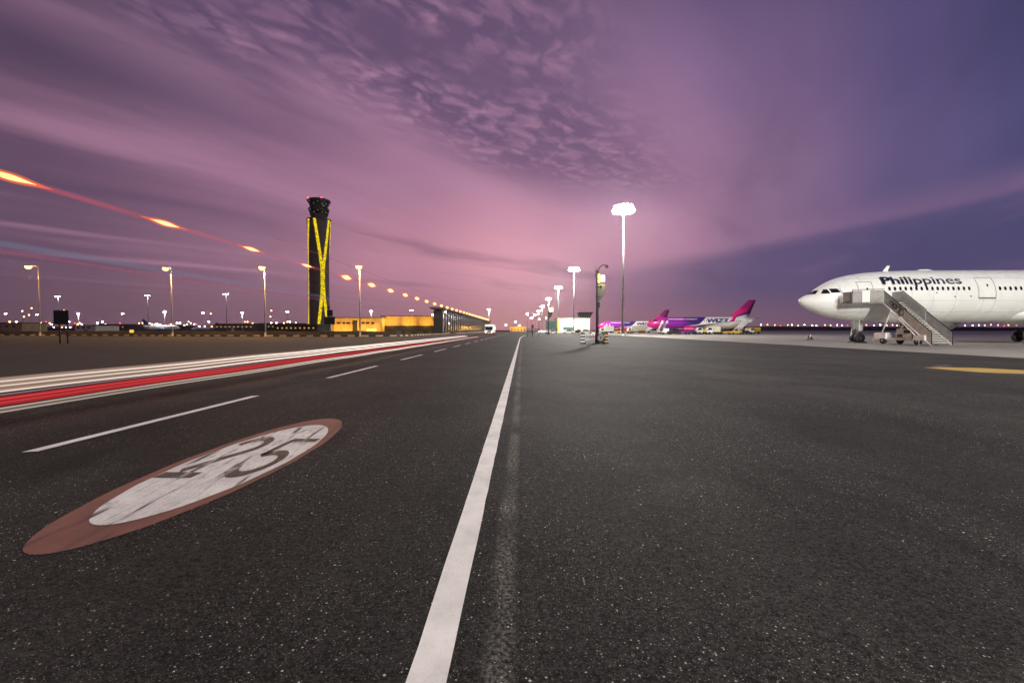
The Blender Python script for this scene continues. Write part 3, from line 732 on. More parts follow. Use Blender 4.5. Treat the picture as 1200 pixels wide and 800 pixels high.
def lettering(txt, x0, x1, skin, zbase, hcap, shear=0.0, bold=.02):
    cu = bpy.data.curves.new('lettering', 'FONT'); cu.body = txt; cu.offset = bold; cu.shear = shear; cu.resolution_u = 4
    o = bpy.data.objects.new('tmp', cu); C.objects.link(o); dg = bpy.context.evaluated_depsgraph_get()
    me = bpy.data.meshes.new_from_object(o.evaluated_get(dg)); C.objects.unlink(o); bpy.data.objects.remove(o)
    bm = bmesh.new(); bm.from_mesh(me)
    xs = [v_.co.x for v_ in bm.verts]; mnx, mxx = min(xs), max(xs)
    for k in range(-3, 12):
        bmesh.ops.bisect_plane(bm, geom=bm.verts[:]+bm.edges[:]+bm.faces[:], plane_co=(0, k*.09, 0), plane_no=(0, 1, 0))
    zb, ztp, hw = interp(skin.tab, (x0+x1)/2); zc_, hh = (zb+ztp)/2, (ztp-zb)/2; th0 = math.asin((zbase-zc_)/hh)
    for v_ in bm.verts:
        x = x0+(v_.co.x-mnx)/(mxx-mnx)*(x1-x0); th = th0+v_.co.y/.7*hcap/hh
        v_.co = (x, -(hw+.02)*math.cos(th), zc_+(hh+.02)*math.sin(th))
    bm.to_mesh(me); bm.free(); return me
def wheel(parent, c, r, wd, rim='grey'):
    x, y, z = c
    o = part(MB().lathe([(r*.55, -wd/2), (r*.93, -wd/2), (r, -wd*.3), (r, wd*.3), (r*.93, wd/2), (r*.55, wd/2)], 18, c, 'y'), 'wheel', M['black'], parent)
    part(MB().lathe([(r*.1, -wd/2-.01), (r*.3, -wd*.42), (r*.56, -wd*.46), (r*.56, wd*.46), (r*.3, wd*.42), (r*.1, wd/2+.01)], 12, c, 'y'), 'rim', M[rim], o)
    return o

# --- wide-body on the right
AY = 51.0
XN = at(936, 354, AY)[0]
tab = smooth_tab([(0, 4.54, 4.60, .04), (.3, 4.13, 4.98, .50), (1.2, 3.60, 5.45, 1.12), (2.1, 3.20, 6.12, 1.55), (3.7, 2.72, 6.98, 2.12), (5.8, 2.42, 7.50, 2.52), (8.2, 2.30, 7.76, 2.73), (11.5, 2.26, 7.88, 2.81), (16, 2.26, 7.90, 2.82), (42, 2.26, 7.90, 2.82), (46, 2.5, 7.9, 2.7), (52, 4.0, 7.8, 2.1), (58, 5.4, 7.5, 1.2), (62.5, 6.5, 7.1, .3)], 6)
sk = Skin(tab)
ac = thing('widebody_airliner', 'large white airliner with dark Philippines lettering parked at right behind passenger stairs', 'aircraft', (XN, AY, 0))
part(body(tab, 48), 'fuselage', M['white'], ac); fus = ac.children[0]
YS = AY-2.75
def SX(px, Y=YS): return X(px, Y)-XN
x0, x1 = SX(1030, 48.9), SX(1121.5, 48.9)
o = obj('lettering', lettering('Philippines', x0, x1, sk, at(1060, 333.2, 48.9)[1], .96, 0.0, .020), fus)
o.data.materials.append(M['letter'])
# airframe windows
wx0, wx1 = SX(1042.5), SX(1134.5); zw = at(1090, 338, YS)[1]
def win_mesh(x, z, wd=.25, hh=.40):
    mb = MB(); pts = [(x+wd/2*math.copysign(abs(math.cos(a))**.6, math.cos(a)), z+hh/2*math.copysign(abs(math.sin(a))**.6, math.sin(a))) for a in [2*PI*i/12+.26 for i in range(12)]]
    return mb.add([sk.pt(a, b, .014) for a, b in pts], [tuple(range(12))])
pitch = (wx1-wx0)/15
xlist = [wx0+i*pitch for i in range(16)]+[SX(1170.5)+i*pitch for i in range(20)]
base_w = win_mesh(16.0, zw).mesh('window', M['glass'])
for x in xlist:
    if x > 11.5: obj('window', base_w, fus, (x-16.0, 0, 0))
    else: part(win_mesh(x, zw), 'window', M['glass'], fus)
def cdoor(xa, xb, za, zb, nm='door'):
    d_ = MB(); sk.outline(d_, xa, xb, za, zb, .05); o = part(d_, nm, M['seam'], fus)
    part(sk.patch(MB(), ((xa+.07, za+.07), (xb-.07, za+.07), (xb-.07, zb-.07), (xa+.07, zb-.07)), 3, 8, .010), 'door_panel', M['white'], o)
    part(sk.patch(MB(), (((xa+xb)/2-.08+.12, zb-.95), ((xa+xb)/2+.08+.12, zb-.95), ((xa+xb)/2+.08+.12, zb-.70), ((xa+xb)/2-.08+.12, zb-.70)), 1, 2, .02), 'door_window', M['glass'], o)
    part(sk.patch(MB(), ((xa, za-.08), (xb, za-.08), (xb, za-.01), (xa, za-.01)), 2, 1, .03), 'door_sill', M['dgrey'], o)
cdoor(SX(1145), SX(1165.5), at(1155, 349, YS)[1], at(1155, 325.5, YS+.6)[1])
cdoor(SX(1009), SX(1025), at(1016, 350, YS)[1], at(1016, 329.5, YS+.4)[1])
# cockpit panes
def Z(py): return at(965, py, AY-2)[1]
def CXp(px, Y=AY-1.7): return X(px, Y)-XN
for quad in (((953.2, 343.7), (961.5, 343.6), (966, 338.7), (957.8, 339.4)), ((965.3, 343.4), (973.4, 343.5), (972.2, 337.9), (969.0, 338.3)), ((974.6, 342.6), (983.4, 342.6), (980.5, 337.8), (973.8, 337.6))):
    pn = sk.patch(MB(), [(CXp(a), Z(b)) for a, b in quad], 5, 4, .012); part(pn, 'cockpit_window', M['glass'], fus)
    pn2 = sk.patch(MB(), [(CXp(a), Z(b)) for a, b in quad], 5, 4, .012); pn2.v = [(a, -b, c) for a, b, c in pn2.v]; part(pn2, 'cockpit_window', M['glass'], fus)
part(sk.patch(MB(), [(CXp(984.3), Z(342.4)), (CXp(985), Z(342.4)), (CXp(982), Z(337.5)), (CXp(981.2), Z(337.5))], 1, 3, .014), 'window_trim', M['seam'], fus)
xa = SX(1036, AY); part(MB().prism([(xa-.3, 7.82), (xa+.25, 7.82), (xa+.45, 8.45), (xa+.2, 8.45)], -.03, .03), 'antenna', M['white'], fus)
xa = SX(1072, AY); part(MB().lathe([(.02, xa), (.14, xa+.4), (.16, xa+1.2), (.02, xa+1.9)], 10, (0, 0, 7.9), 'x'), 'radome_fairing', M['white'], fus)
for px, py in ((1117.5, 347.5), (1136, 347), (1096, 343)): 
    q_ = sk.pt(SX(px), at(px, py, YS)[1], .01); part(MB().sphere(q_, .07, 6, 4), 'service_port', M['dgrey'], fus)
for xx in (SX(1078), SX(1102)): part(MB().lathe([(.04, -.3), (.05, 0)], 6, (xx, -.3, 2.2)), 'drain_mast', M['dgrey'], fus)
sm_ = MB()
for x in (3.3, 5.3, 9.9, 12.1, 14.4, 17.2, 18.4, 22.6, 25.5): sk.patch(sm_, ((x, 2.45), (x+.025, 2.45), (x+.025, 7.7), (x, 7.7)), 1, 26, .004)
for z in (3.3, 4.45, 6.85): sk.patch(sm_, ((3.3, z), (30, z), (30, z+.02), (3.3, z+.02)), 60, 1, .004)
part(sm_, 'panel_seam', mat('seam_line', (.42, .42, .40), .5), fus, kind='stuff')
for xx in (-.62, .62): part(MB().prism([(SX(1004.5, AY)+xx-.12, 0), (SX(1004.5, AY)+xx+.12, 0), (SX(1004.5, AY)+xx, .16)], -.5, .5), 'wheel_chock', M['black'], ac)
# belly fairing, wings, tail
bf = []
for s, zb, zt_, hw in ((20.3, 3.0, 3.3, .5), (21.5, 2.3, 4.0, 2.1), (23.5, 1.95, 4.6, 2.75), (26, 1.85, 5.0, 3.0), (36, 1.85, 4.8, 3.0), (40, 2.3, 3.6, 1.8)):
    bf.append([(s, hw*math.cos(2*PI*i/28), (zb+zt_)/2+(zt_-zb)/2*math.sin(2*PI*i/28)) for i in range(28)])
part(MB().rings(bf), 'belly_fairing', M['white'], ac)
for sg in (-1, 1):
    part(wing(MB(), (23.5, sg*2.2, 3.3), (43, sg*29.5, 5.6), 11, 2.2, 1.3, .25), 'wing', M['white_dull'], ac)
    part(wing(MB(), (55, sg*1, 6.6), (60.5, sg*9.5, 7.4), 5.5, 2, .5, .15), 'tailplane', M['white'], ac)
    ey, ex, ez = sg*9.4, 19.5, 2.35
    en = part(MB().lathe([(1.15, ex), (1.32, ex+.12), (1.45, ex+.8), (1.48, ex+2.2), (1.3, ex+4.2), (1.0, ex+5.4), (.8, ex+5.4), (.5, ex+6.4), (.05, ex+7)], 28, (0, ey, ez), 'x'), 'engine', M['white_dull'], ac)
    part(MB().lathe([(.02, ex+.05), (.25, ex+.35), (1.1, ex+.36), (1.13, ex-.01), (1.16, ex-.012)], 24, (0, ey, ez), 'x'), 'fan', M['dgrey'], en)
    part(MB().prism([(ex+1.5, 3.7), (ex+6, 3.4), (ex+8, 4.1), (ex+4, 4.6)], ey-.2, ey+.2), 'pylon', M['white_dull'], en)
    gx, gy = 31.0, sg*5.3
    g = part(MB().tube((gx, gy, .7), (gx, gy, 3.6), .2, .22, 10).tube((gx-.99, gy, .66), (gx+.99, gy, .66), .14, n=8).tube((gx, gy, 2.2), (gx, gy*.5, 3.2), .1), 'main_gear', M['white_dull'], ac)
    for a in (-.99, .99):
        for b in (-.7, .7): wheel(g, (gx+a, gy+b, .69), .69, .48)
part(wing(MB(), (51, 0, 7.4), (59.5, 0, 17.2), 8.5, 3.2, .6, .25, True), 'tail_fin', M['navy'], ac)
gx = SX(1004.5, AY)
g = part(MB().tube((gx, 0, .55), (gx, 0, 2.9), .11, .13, 10).tube((gx, 0, 1.9), (gx+1.1, 0, 2.6), .06).tube((gx, -.35, .52), (gx, .35, .52), .07)
     .box((gx-.25, -.6, 1.3), (gx+.15, -.54, 2.5)).box((gx-.25, .54, 1.3), (gx+.15, .6, 2.5)), 'nose_gear', M['white_dull'], ac)
part(MB().box((gx-.95, -.62, 1.55), (gx-.3, -.57, 2.5)), 'gear_door', M['grey'], g)
part(MB().sphere((gx-.18, -.2, 1.55), .11, 8, 5), 'taxi_light', M['grey'], g)
part(MB().tube((gx-.9, -.3, .75), (gx-.75, -.3, 2.4), .05, n=6), 'bypass_pin_pole', M['grey'], g)
for b in (-.36, .36): wheel(g, (gx, b, .53), .53, .36)

# --- passenger stairs at the front door
SYb, SYt = 41.6, 46.9
xl_, xr_ = X(1092, SYb), X(1116.5, SYb); ztop = at(1017, 354, 47)[1]
st = thing('passenger_stairs', 'grey mobile passenger stairs standing at the front door of the large white airliner', 'passenger stairs', (xl_, SYb, 0))
W = xr_-xl_; L = SYt-SYb; skew = (X(1017, 48.4)-xl_)*.28
def sp(t_, xo, zo=0.0): return (xo+skew*t_, L*t_, .18+(ztop-.18)*t_+zo)
nst = 20
tm = MB().box((0, -.16, -.03), (W-.2, .16, .03)).mesh('tread', M['tread'])
rm = MB().box((0, .12, -.2), (W-.2, .15, -.03)).mesh('riser', M['grey'])
for i in range(nst):
    q_ = sp((i+.5)/nst, .1); obj('tread', tm, st, q_); obj('riser', rm, st, q_)
def side_panel(xo, t0, t1, zlo, zhi, m, nm, parent):
    a, b = sp(t0, xo, zlo), sp(t1, xo, zlo); c, d = sp(t1, xo, zhi), sp(t0, xo, zhi)
    mb = MB(); e = Vector((.05, 0, 0)); v4 = [Vector(k) for k in (a, b, c, d)]
    mb.add(v4+[k+e for k in v4], [(0,1,2,3), (7,6,5,4), (0,4,5,1), (1,5,6,2), (2,6,7,3), (3,7,4,0)]); return part(mb, nm, m, parent)
for xo, mm in ((-.03, 'panel'), (W-.02, 'panel')):
    p1 = side_panel(xo, 0, .55, -.12, 1.0, M[mm], 'side_panel', st); p2 = side_panel(xo+(.06 if xo < 0 else -.06), .5, 1.0, -.10, 1.12, M[mm], 'upper_side_panel', st)
    for pq, a, b, zz in ((p1, 0, .55, 1.0), (p2, .5, 1.0, 1.12)):
        part(MB().path([sp(a, xo+.03, -.15), sp(a, xo+.03, zz+.03), sp(b, xo+.03, zz+.03), sp(b, xo+.03, zz-.3)], .035, 6), 'handrail', M['dgrey'], pq)
    part(MB().tube(sp(0, xo+.02, -.16), sp(1, xo+.02, -.16), .07, n=6), 'stringer', M['tread'], st)
    if xo < 0:
        for k in range(4):   # looped emblem on the side panel
            c0 = Vector(sp(.60+k*.075, xo-.0, .52)); rr0 = [.3, .26, .22, .2][k]
            part(MB().path([tuple(c0+Vector((.02, math.cos(2*PI*i/14)*rr0, math.sin(2*PI*i/14)*rr0*1.1))) for i in range(13 if k % 2 else 15)], .035, 5), 'emblem', M['dgrey'], p2)
# platform, canopy panels
px0_ = X(994, 47.4)-xl_; px1_ = skew+W
pf = part(MB().box((px0_, L, ztop-.18), (px1_+.1, L+1.45, ztop), ), 'platform', M['grey'], st)
part(MB().box((px0_, L-.03, ztop+.0), (px0_+.9, L+.03, ztop+1.15)), 'guard_panel', M['panel'], pf)
part(MB().box((px0_+.95, L-.03, ztop+.0), (px0_+1.75, L+.03, ztop+1.2)), 'guard_panel', M['white'], pf)
part(MB().box((px0_+1.8, L-.03, ztop+.0), (skew, L+.03, ztop+1.2)), 'guard_panel', M['panel'], pf)
part(MB().box((px0_-.03, L, ztop), (px0_+.03, L+1.3, ztop+1.05)), 'guard_panel', M['grey'], pf)
part(MB().box((px1_+.05, L, ztop), (px1_+.1, L+1.3, ztop+1.1)), 'guard_panel', M['panel'], pf)
part(MB().path([(px0_-.05, L-.05, ztop), (px0_-.05, L-.05, ztop+1.25), (skew, L-.05, ztop+1.3)], .03, 6).path([(px0_-.2, L+1.2, ztop), (px0_-.2, L-.02, ztop+.1), (px0_-.2, L-.02, ztop+1.0), (px0_-.2, L+1.2, ztop+1.0)], .035, 6), 'rail', M['dgrey'], pf)
# chassis, struts
ch = part(MB().box((-.05, .9, .42), (W-.15, L+1.2, .66)), 'chassis', M['white_dull'], st)
part(MB().box((-.15, 1.9, .62), (W*.75, 3.7, 1.55), ), 'engine_box', M['panel'], ch, bevel=.04)
part(MB().box((-.165, 2.1, 1.1), (-.151, 2.8, 1.42)).box((-.165, 2.95, .72), (-.151, 3.55, 1.0)), 'grille', M['dgrey'], ch)
part(MB().box((-.2, 4.9, .5), (W*.6, 6.5, 1.15)), 'driver_cab', M['white'], ch, bevel=.06)
part(MB().box((-.22, .5, .45), (.5, 1.7, .95)), 'tool_box', M['white_dull'], ch, bevel=.03)
for y in (1.35, L+.1):
    for x in (-.05, W-.2): wheel(ch, (0, 0, 0), .36, .26, 'white_dull').matrix_local = Matrix.Translation((x, y, .36))@Matrix.Rotation(PI/2, 4, 'Z')
for xo in (-.1, W-.15):
    part(MB().tube((xo, L+.5, .6), (xo+skew*.7, L*.80, .18+(ztop-.18)*.78), .06, n=8).tube((xo, 1.2, .6), (xo+skew*.7, L*.80, .18+(ztop-.18)*.74), .05, n=8).tube((xo, L*.45, 1.9), (xo, L*.62, 2.7), .04, n=6), 'lift_strut', M['white_dull'], st)
for y in (.9, L+1.0): part(MB().tube((-.35, y, .12), (-.35, y, .6), .05).tube((-.35, y, .012), (-.35, y, .1), .13), 'stabiliser', M['grey'], st)

# --- narrow-body jets in magenta and purple
def livery():
    m = bpy.data.materials.new('livery_paint'); m.use_nodes = True; t = m.node_tree; b = t.nodes['Principled BSDF']
    tcn = t.nodes.new('ShaderNodeTexCoord'); s3 = t.nodes.new('ShaderNodeSeparateXYZ'); t.links.new(tcn.outputs['Object'], s3.inputs[0])
    x, z = E(t, s3.outputs[0]), E(t, s3.outputs[2]); k = x-(z-3.8)*1.15
    c = mix(t, x.sm(2, 8), (.62, .01, .24), (.27, .02, .36)); c = mix(t, x.sm(11, 15), c, (.05, .015, .16))
    c = mix(t, k.sm(18.0, 18.15), c, (.76, .76, .74)); t.links.new(c, b.inputs['Base Color']); b.inputs['Roughness'].default_value = .3
    return m
M['livery'] = livery()
def tailpaint():
    m = bpy.data.materials.new('fin_paint'); m.use_nodes = True; t = m.node_tree; b = t.nodes['Principled BSDF']
    tcn = t.nodes.new('ShaderNodeTexCoord'); s3 = t.nodes.new('ShaderNodeSeparateXYZ'); t.links.new(tcn.outputs['Object'], s3.inputs[0])
    x, z = E(t, s3.outputs[0]), E(t, s3.outputs[2]); k = z-6.1-(x-33)*.42
    c = mix(t, (z*.35+x*.2-(9.0)).sm(.1, 1.2), (.62, .01, .16), (.25, .005, .12)); c = mix(t, k.sm(1.0, 1.2), (.10, .01, .15), c); c = mix(t, (z-5.9-(x-31)*.22).sm(-.1, .1), (.76, .76, .74), c)
    t.links.new(c, b.inputs['Base Color']); b.inputs['Roughness'].default_value = .35; return m
M['fin'] = tailpaint()
ntab = smooth_tab([(0, 3.2, 3.26, .03), (.3, 2.95, 3.55, .35), (1.3, 2.4, 4.2, .95), (2.6, 2.02, 5.2, 1.45), (4.2, 1.82, 5.75, 1.85), (6, 1.78, 5.9, 1.98), (28, 1.78, 5.9, 1.98), (31, 2.3, 5.9, 1.8), (34.5, 3.6, 5.8, 1.2), (37.5, 4.7, 5.3, .3)], 5)
nsk = Skin(ntab)
def narrowbody(label, loc, fm, finm, em, txt, group=None, name='narrowbody_airliner'):
    t = thing(name, label, 'aircraft', loc, 0, group)
    fu = part(body(ntab, 28), 'fuselage', M[fm], t)
    if txt:
        o = obj('lettering', lettering(txt, 20.4, 28.2, nsk, 3.95, 1.5, .2, .05), fu); o.data.materials.append(M['navy'])
        o = obj('lettering', lettering('wizzair.com', 7.0, 17.0, nsk, 5.0, .55, 0, .02), fu); o.data.materials.append(M['white'])
    mb = MB()
    for i in range(34):
        x = 6+i*.78; nsk.patch(mb, ((x, 4.35), (x+.25, 4.35), (x+.25, 4.7), (x, 4.7)), 1, 1, .01)
    part(mb, 'window_row', M['glass'], fu, kind='stuff')
    part(nsk.patch(MB(), ((1.9, 4.35), (3.6, 4.4), (3.3, 4.95), (2.5, 4.9)), 3, 2, .012), 'cockpit_window', M['glass'], fu)
    for xx in (5.0, 30): part(nsk.outline(MB(), xx, xx+.85, 3.4, 5.3, .05), 'door', M['seam'], fu)
    for sg in (-1, 1):
        part(wing(MB(), (12.5, sg*1.5, 2.6), (21, sg*16.8, 4.0), 6.5, 1.6, .8, .15), 'wing', M['white_dull'], t)
        part(wing(MB(), (21.3, sg*16.8, 4.0), (22.9, sg*17.4, 6.3), 1.4, .6, .12, .06, True), 'sharklet', M[em], t)
        part(wing(MB(), (33, sg*.6, 5.1), (36.2, sg*6.2, 5.6), 3.6, 1.4, .3, .1), 'tailplane', M['white_dull'], t)
        ey = sg*5.75; en = part(MB().lathe([(.9, 11.0), (1.02, 11.1), (1.12, 11.8), (1.1, 13), (.85, 14.6), (.5, 15.3), (.05, 15.8)], 20, (0, ey, 1.75), 'x'), 'engine', M[em], t)
        part(MB().lathe([(.02, 10.98), (.86, 11.05), (.9, 10.99)], 16, (0, ey, 1.75), 'x'), 'fan', M['dgrey'], en)
        g = part(MB().tube((18, sg*3.8, .6), (18, sg*3.8, 2.6), .15, n=8), 'main_gear', M['grey'], t)
        for b in (-.4, .4): wheel(g, (18, sg*3.8+b, .58), .58, .4)
    part(wing(MB(), (28.5, 0, 5.6), (35.3, 0, 11.8), 6.8, 2.5, .4, .2, True), 'tail_fin', M[finm], t)
    g = part(MB().tube((5.1, 0, .4), (5.1, 0, 2.2), .1, n=8), 'nose_gear', M['grey'], t)
    for b in (-.25, .25): wheel(g, (5.1, b, .38), .38, .25)
    return t
WB = narrowbody('nearer purple and white jet with magenta tail and WIZZ lettering', (X(757, 160), 160, 0), 'livery', 'fin', 'magenta', 'WIZZ', 'magenta-tailed jets parked in a row')
dup(WB, (X(699, 238), 238, 0), 0, 'farther purple and white jet with magenta tail, behind the nose of the nearer one')
nb2 = narrowbody('white far jet with dark blue tail facing right between the left lamps', (X(209, 430)+2, 430, 0), 'white', 'navy', 'navy', None, None, 'parked_airliner'); nb2.rotation_euler = (0, 0, PI)
nb3 = dup(nb2, (X(224, 520), 520, 0), 0, 'small white far jet right of the blue-tailed one, facing left'); nb3.scale = (.85,)*3

# ------------------------------------------------------------------ vehicles
def car(label, loc, rz, paint, group=None, L=4.6, H=1.45, name='parked_car'):
    t = thing(name, label, 'car', loc, rz, group); W = .88
    prof = [(-L/2, .45), (-L/2+.1, .75), (-L*.28, .92), (-L*.12, H), (L*.22, H), (L*.38, .95), (L/2-.05, .85), (L/2, .4), (L/2-.2, .25), (-L/2+.15, .25)]
    b = part(MB().prism(prof, -W, W), 'body', M[paint], t, bevel=.06)
    part(MB().prism([(-L*.25, .95), (-L*.115, H-.07), (L*.20, H-.07), (L*.33, .97)], -W-.012, W+.012), 'window', M['glass'], t)
    for a in (-L*.31, L*.31):
        for s in (-1, 1): wheel(t, (a, s*(W-.06), .32), .32, .22)
    for s in (-.6, .6):
        part(MB().box((-L/2-.01, s-.16, .55), (-L/2+.12, s+.16, .70)), 'headlight', M['L_small'] if group and 'lit' in group else M['white'], t)
        part(MB().box((L/2-.08, s-.16, .62), (L/2+.02, s+.16, .76)), 'tail_light', M['magenta'], t)
    return t
def truck(label, loc, rz, paint, box, group=None, L=6.5, H=2.9, name='service_truck', cat='truck', beacon=True):
    t = thing(name, label, cat, loc, rz, group); W = 1.15
    part(MB().box((-L/2, -W+.1, .5), (L/2, W-.1, .75)), 'chassis', M['dgrey'], t)
    part(MB().prism([(-L/2, .5), (-L/2, 1.35), (-L/2+.45, 2.15), (-L/2+1.7, 2.15), (-L/2+1.7, .5)], -W, W), 'cab', M[paint], t, bevel=.05)
    part(MB().prism([(-L/2+.02, 1.38), (-L/2+.44, 2.05), (-L/2+1.4, 2.05), (-L/2+1.4, 1.38)], -W-.012, W+.012), 'window', M['glass'], t)
    if box: part(MB().box((-L/2+1.85, -W, .78), (L/2, W, H)), 'cargo_box', M[box], t, bevel=.04)
    for a in (-L*.34, L*.32):
        for s in (-1, 1): wheel(t, (a, s*(W-.1), .42), .42, .28)
    for s in (-.8, .8): part(MB().lathe([(.001, -L/2-.03), (.13, -L/2)], 10, (0, s, .85), 'x'), 'headlight', M['white'], t)
    if beacon: part(MB().lathe([(.1, 2.15), (.1, 2.35), (.03, 2.4)], 8, (-L/2+1, 0, 0)), 'beacon', M['L_sod' if beacon == 2 else 'orange'], t)
    return t
def baggage_cart(label, loc, rz, group, load='grey'):
    t = thing('baggage_cart', label, 'baggage cart', loc, rz, group)
    part(MB().box((-1.4, -.75, .45), (1.4, .75, .58)).tube((-2.0, 0, .4), (-1.4, 0, .5), .04), 'bed', M['dgrey'], t)
    part(MB().box((-1.4, -.78, 1.75), (1.4, .78, 1.83)), 'canopy', M['white_dull'], t)
    for a in (-1.35, 1.35):
        for s in (-.72, .72): part(MB().tube((a, s, .55), (a, s, 1.76), .03, n=5), 'post', M['dgrey'], t)
    part(MB().box((-1.2, -.6, .6), (-.2, .5, 1.1)).box((-.1, -.55, .6), (.6, .55, 1.25)).box((.65, -.5, .6), (1.25, .6, 1.0)), 'luggage_load', M[load], t, bevel=.04)
    for a in (-.95, .95):
        for s in (-.62, .62): wheel(t, (a, s, .22), .22, .14)
    return t
def tug(label, loc, rz, paint, group=None):
    t = thing('tow_tractor', label, 'tow tractor', loc, rz, group)
    part(MB().prism([(-1.7, .3), (-1.7, .95), (-.5, 1.05), (-.45, 1.15), (1.6, 1.15), (1.7, .35)], -.85, .85), 'body', M[paint], t, bevel=.05)
    part(MB().box((-.4, -.75, 1.9), (1.1, .75, 1.98)), 'roof', M[paint], t)
    for a in (-.35, 1.05):
        for s in (-.7, .7): part(MB().tube((a, s, 1.1), (a, s, 1.92), .035, n=5), 'post', M['dgrey'], t)
    part(MB().box((.1, -.5, 1.1), (.5, .5, 1.55)), 'seat', M['black'], t)
    for a in (-1.05, 1.05):
        for s in (-.8, .8): wheel(t, (a, s, .34), .34, .24)
    return t
def belt_loader(label, loc, rz, paint, group=None):
    t = thing('belt_loader', label, 'belt loader', loc, rz, group)
    part(MB().box((-2.4, -.9, .45), (2.4, .9, .95)), 'chassis', M[paint], t, bevel=.05)
    part(MB().prism([(-3.6, .75), (3.9, 2.95), (3.9, 3.15), (-3.6, .95)], -.15, .85), 'conveyor_frame', M[paint], t)
    part(MB().prism([(-3.6, .96), (3.9, 3.16), (3.9, 3.2), (-3.6, 1.0)], -.05, .75), 'belt', M['black'], t)
    part(MB().path([(-2.5, -.15, 1.2), (-2.5, -.15, 2.0), (3.6, -.15, 3.85), (3.6, -.15, 3.1)], .03, 5), 'rail', M['steel'], t)
    part(MB().box((-1.2, -.85, .95), (-.4, -.2, 1.6)), 'seat', M['black'], t)
    for a in (-1.6, 1.6):
        for s in (-.85, .85): wheel(t, (a, s, .38), .38, .24)
    return t
def stair_truck(label, loc, rz, group, hz=3.5):
    t = thing('stair_truck', label, 'passenger stairs', loc, rz, group)
    part(MB().box((-3.4, -.95, .5), (3.2, .95, .8)), 'chassis', M['white_dull'], t)
    part(MB().prism([(-3.6, .5), (-3.6, 1.3), (-3.2, 1.9), (-2.1, 1.9), (-2.1, .5)], -.95, .95), 'cab', M['white'], t, bevel=.04)
    part(MB().prism([(-3.55, 1.32), (-3.18, 1.84), (-2.3, 1.84), (-2.3, 1.32)], -.962, .962), 'window', M['glass'], t)
    st_ = MB()
    for i in range(14):
        f_ = i/14; st_.box((3.6-f_*4.8-.3, -.7, .5+f_*(hz-.5)), (3.6-f_*4.8, .7, .56+f_*(hz-.5)))
    part(st_, 'stair_flight', M['tread'], t, kind='stuff')
    for s in (-.78, .78):
        part(MB().prism([(3.6, .35), (3.6, 1.35), (-1.2, hz+1), (-1.2, hz-.15)], s-.03, s+.03), 'side_panel', M['white'], t)
    part(MB().box((-2.6, -.8, hz-.12), (-1.2, .8, hz)), 'platform', M['grey'], t)
    for s in (-.78, .78): part(MB().box((-2.6, s-.03, hz), (-1.2, s+.03, hz+1)), 'guard_panel', M['white'], t)
    part(MB().tube((-2.3, 0, .8), (-1.7, 0, hz-.1), .08).tube((1, 0, .8), (-.8, 0, hz-.6), .07), 'lift_strut', M['grey'], t)
    for a in (-2.6, 2.0):
        for s in (-.85, .85): wheel(t, (a, s, .4), .4, .26)
    return t
GA = 'ground vehicles round the magenta-tailed jets'
GY = lambda px, Y: (X(px, Y), Y, 0)
stair_truck('white stair truck at the front door of the nearer magenta-tailed jet', GY(777, 153), PI/2, GA)
stair_truck('white stair truck at the rear door under the tail of the nearer jet', GY(871, 152), PI+.35, GA, 3.9)
tug('dark tow tractor in front of the nearer jet', GY(789, 146), .1, 'dgrey', GA)
baggage_cart('baggage cart coupled behind the dark tow tractor', GY(800, 146), 0, GA, 'purple')
c_ = baggage_cart('second baggage cart behind the dark tow tractor', GY(811, 146), 0, GA, 'navy')
truck('low white truck with dark cab glass under the wing of the nearer jet', GY(824, 150), 0, 'white_dull', 'yellow', GA, 4.6, 1.7)
truck('white box truck, boxy cargo body, below the WIZZ letters', GY(835, 149), 0, 'white', 'wall_cream', GA, 4.2, 2.5)
belt_loader('yellow belt loader reaching up to the rear hold of the nearer jet', GY(850, 150), 0, 'yellow', GA)
tug('yellow tow tractor behind the belt loader', GY(862, 147), 0, 'yellow', GA)
baggage_cart('baggage cart beside the rear stair truck', GY(874, 147), 0, GA, 'dgrey')
truck('yellow catering truck under the tail of the nearer jet', GY(882, 158), .2, 'yellow', 'yellow', GA, 4.4, 2.3)
belt_loader('yellow belt loader beside the farther jet', GY(722, 225), 0, 'yellow', GA)
truck('white truck left of the mast foot, by the farther jet', GY(711, 205), 0, 'white', 'white', GA, 6.0, 3.2, beacon=2)
truck('white tanker-like truck right of the mast foot, by the farther jet', GY(745, 215), 0, 'white', 'wall_cream', GA, 8, 3.0)
stair_truck('white stair truck at the door of the farther jet', GY(712, 231), PI/2, GA)
stair_truck('white stair truck under the tail of the farther jet', GY(765, 230), PI, GA)
baggage_cart('baggage cart between the two jets, by the mast foot', GY(738, 200), 0, GA, 'yellow')
baggage_cart('baggage cart between the two jets, nearer the farther jet tail', GY(752, 200), 0, GA, 'orange')
tug('yellow tow tractor between the two jets', GY(728, 200), 0, 'yellow', GA)
GCAR = 'white cars parked before the white hall'
car('white parked car before the left end of the white hall', GY(666, 176), 0, 'white', GCAR, 5.0, 1.6)
car('silver parked car before the right end of the white hall', GY(687, 168), PI, 'steel', GCAR, 4.8, 1.6)
car('dark parked car just right of the white one', GY(677, 182), 0, 'dgrey', GCAR)
car('small white car under the green board', GY(647, 170), .3, 'white', GCAR, 4.2, 1.5)
car('white car farthest left by the railing', GY(636, 230), .2, 'white', GCAR)
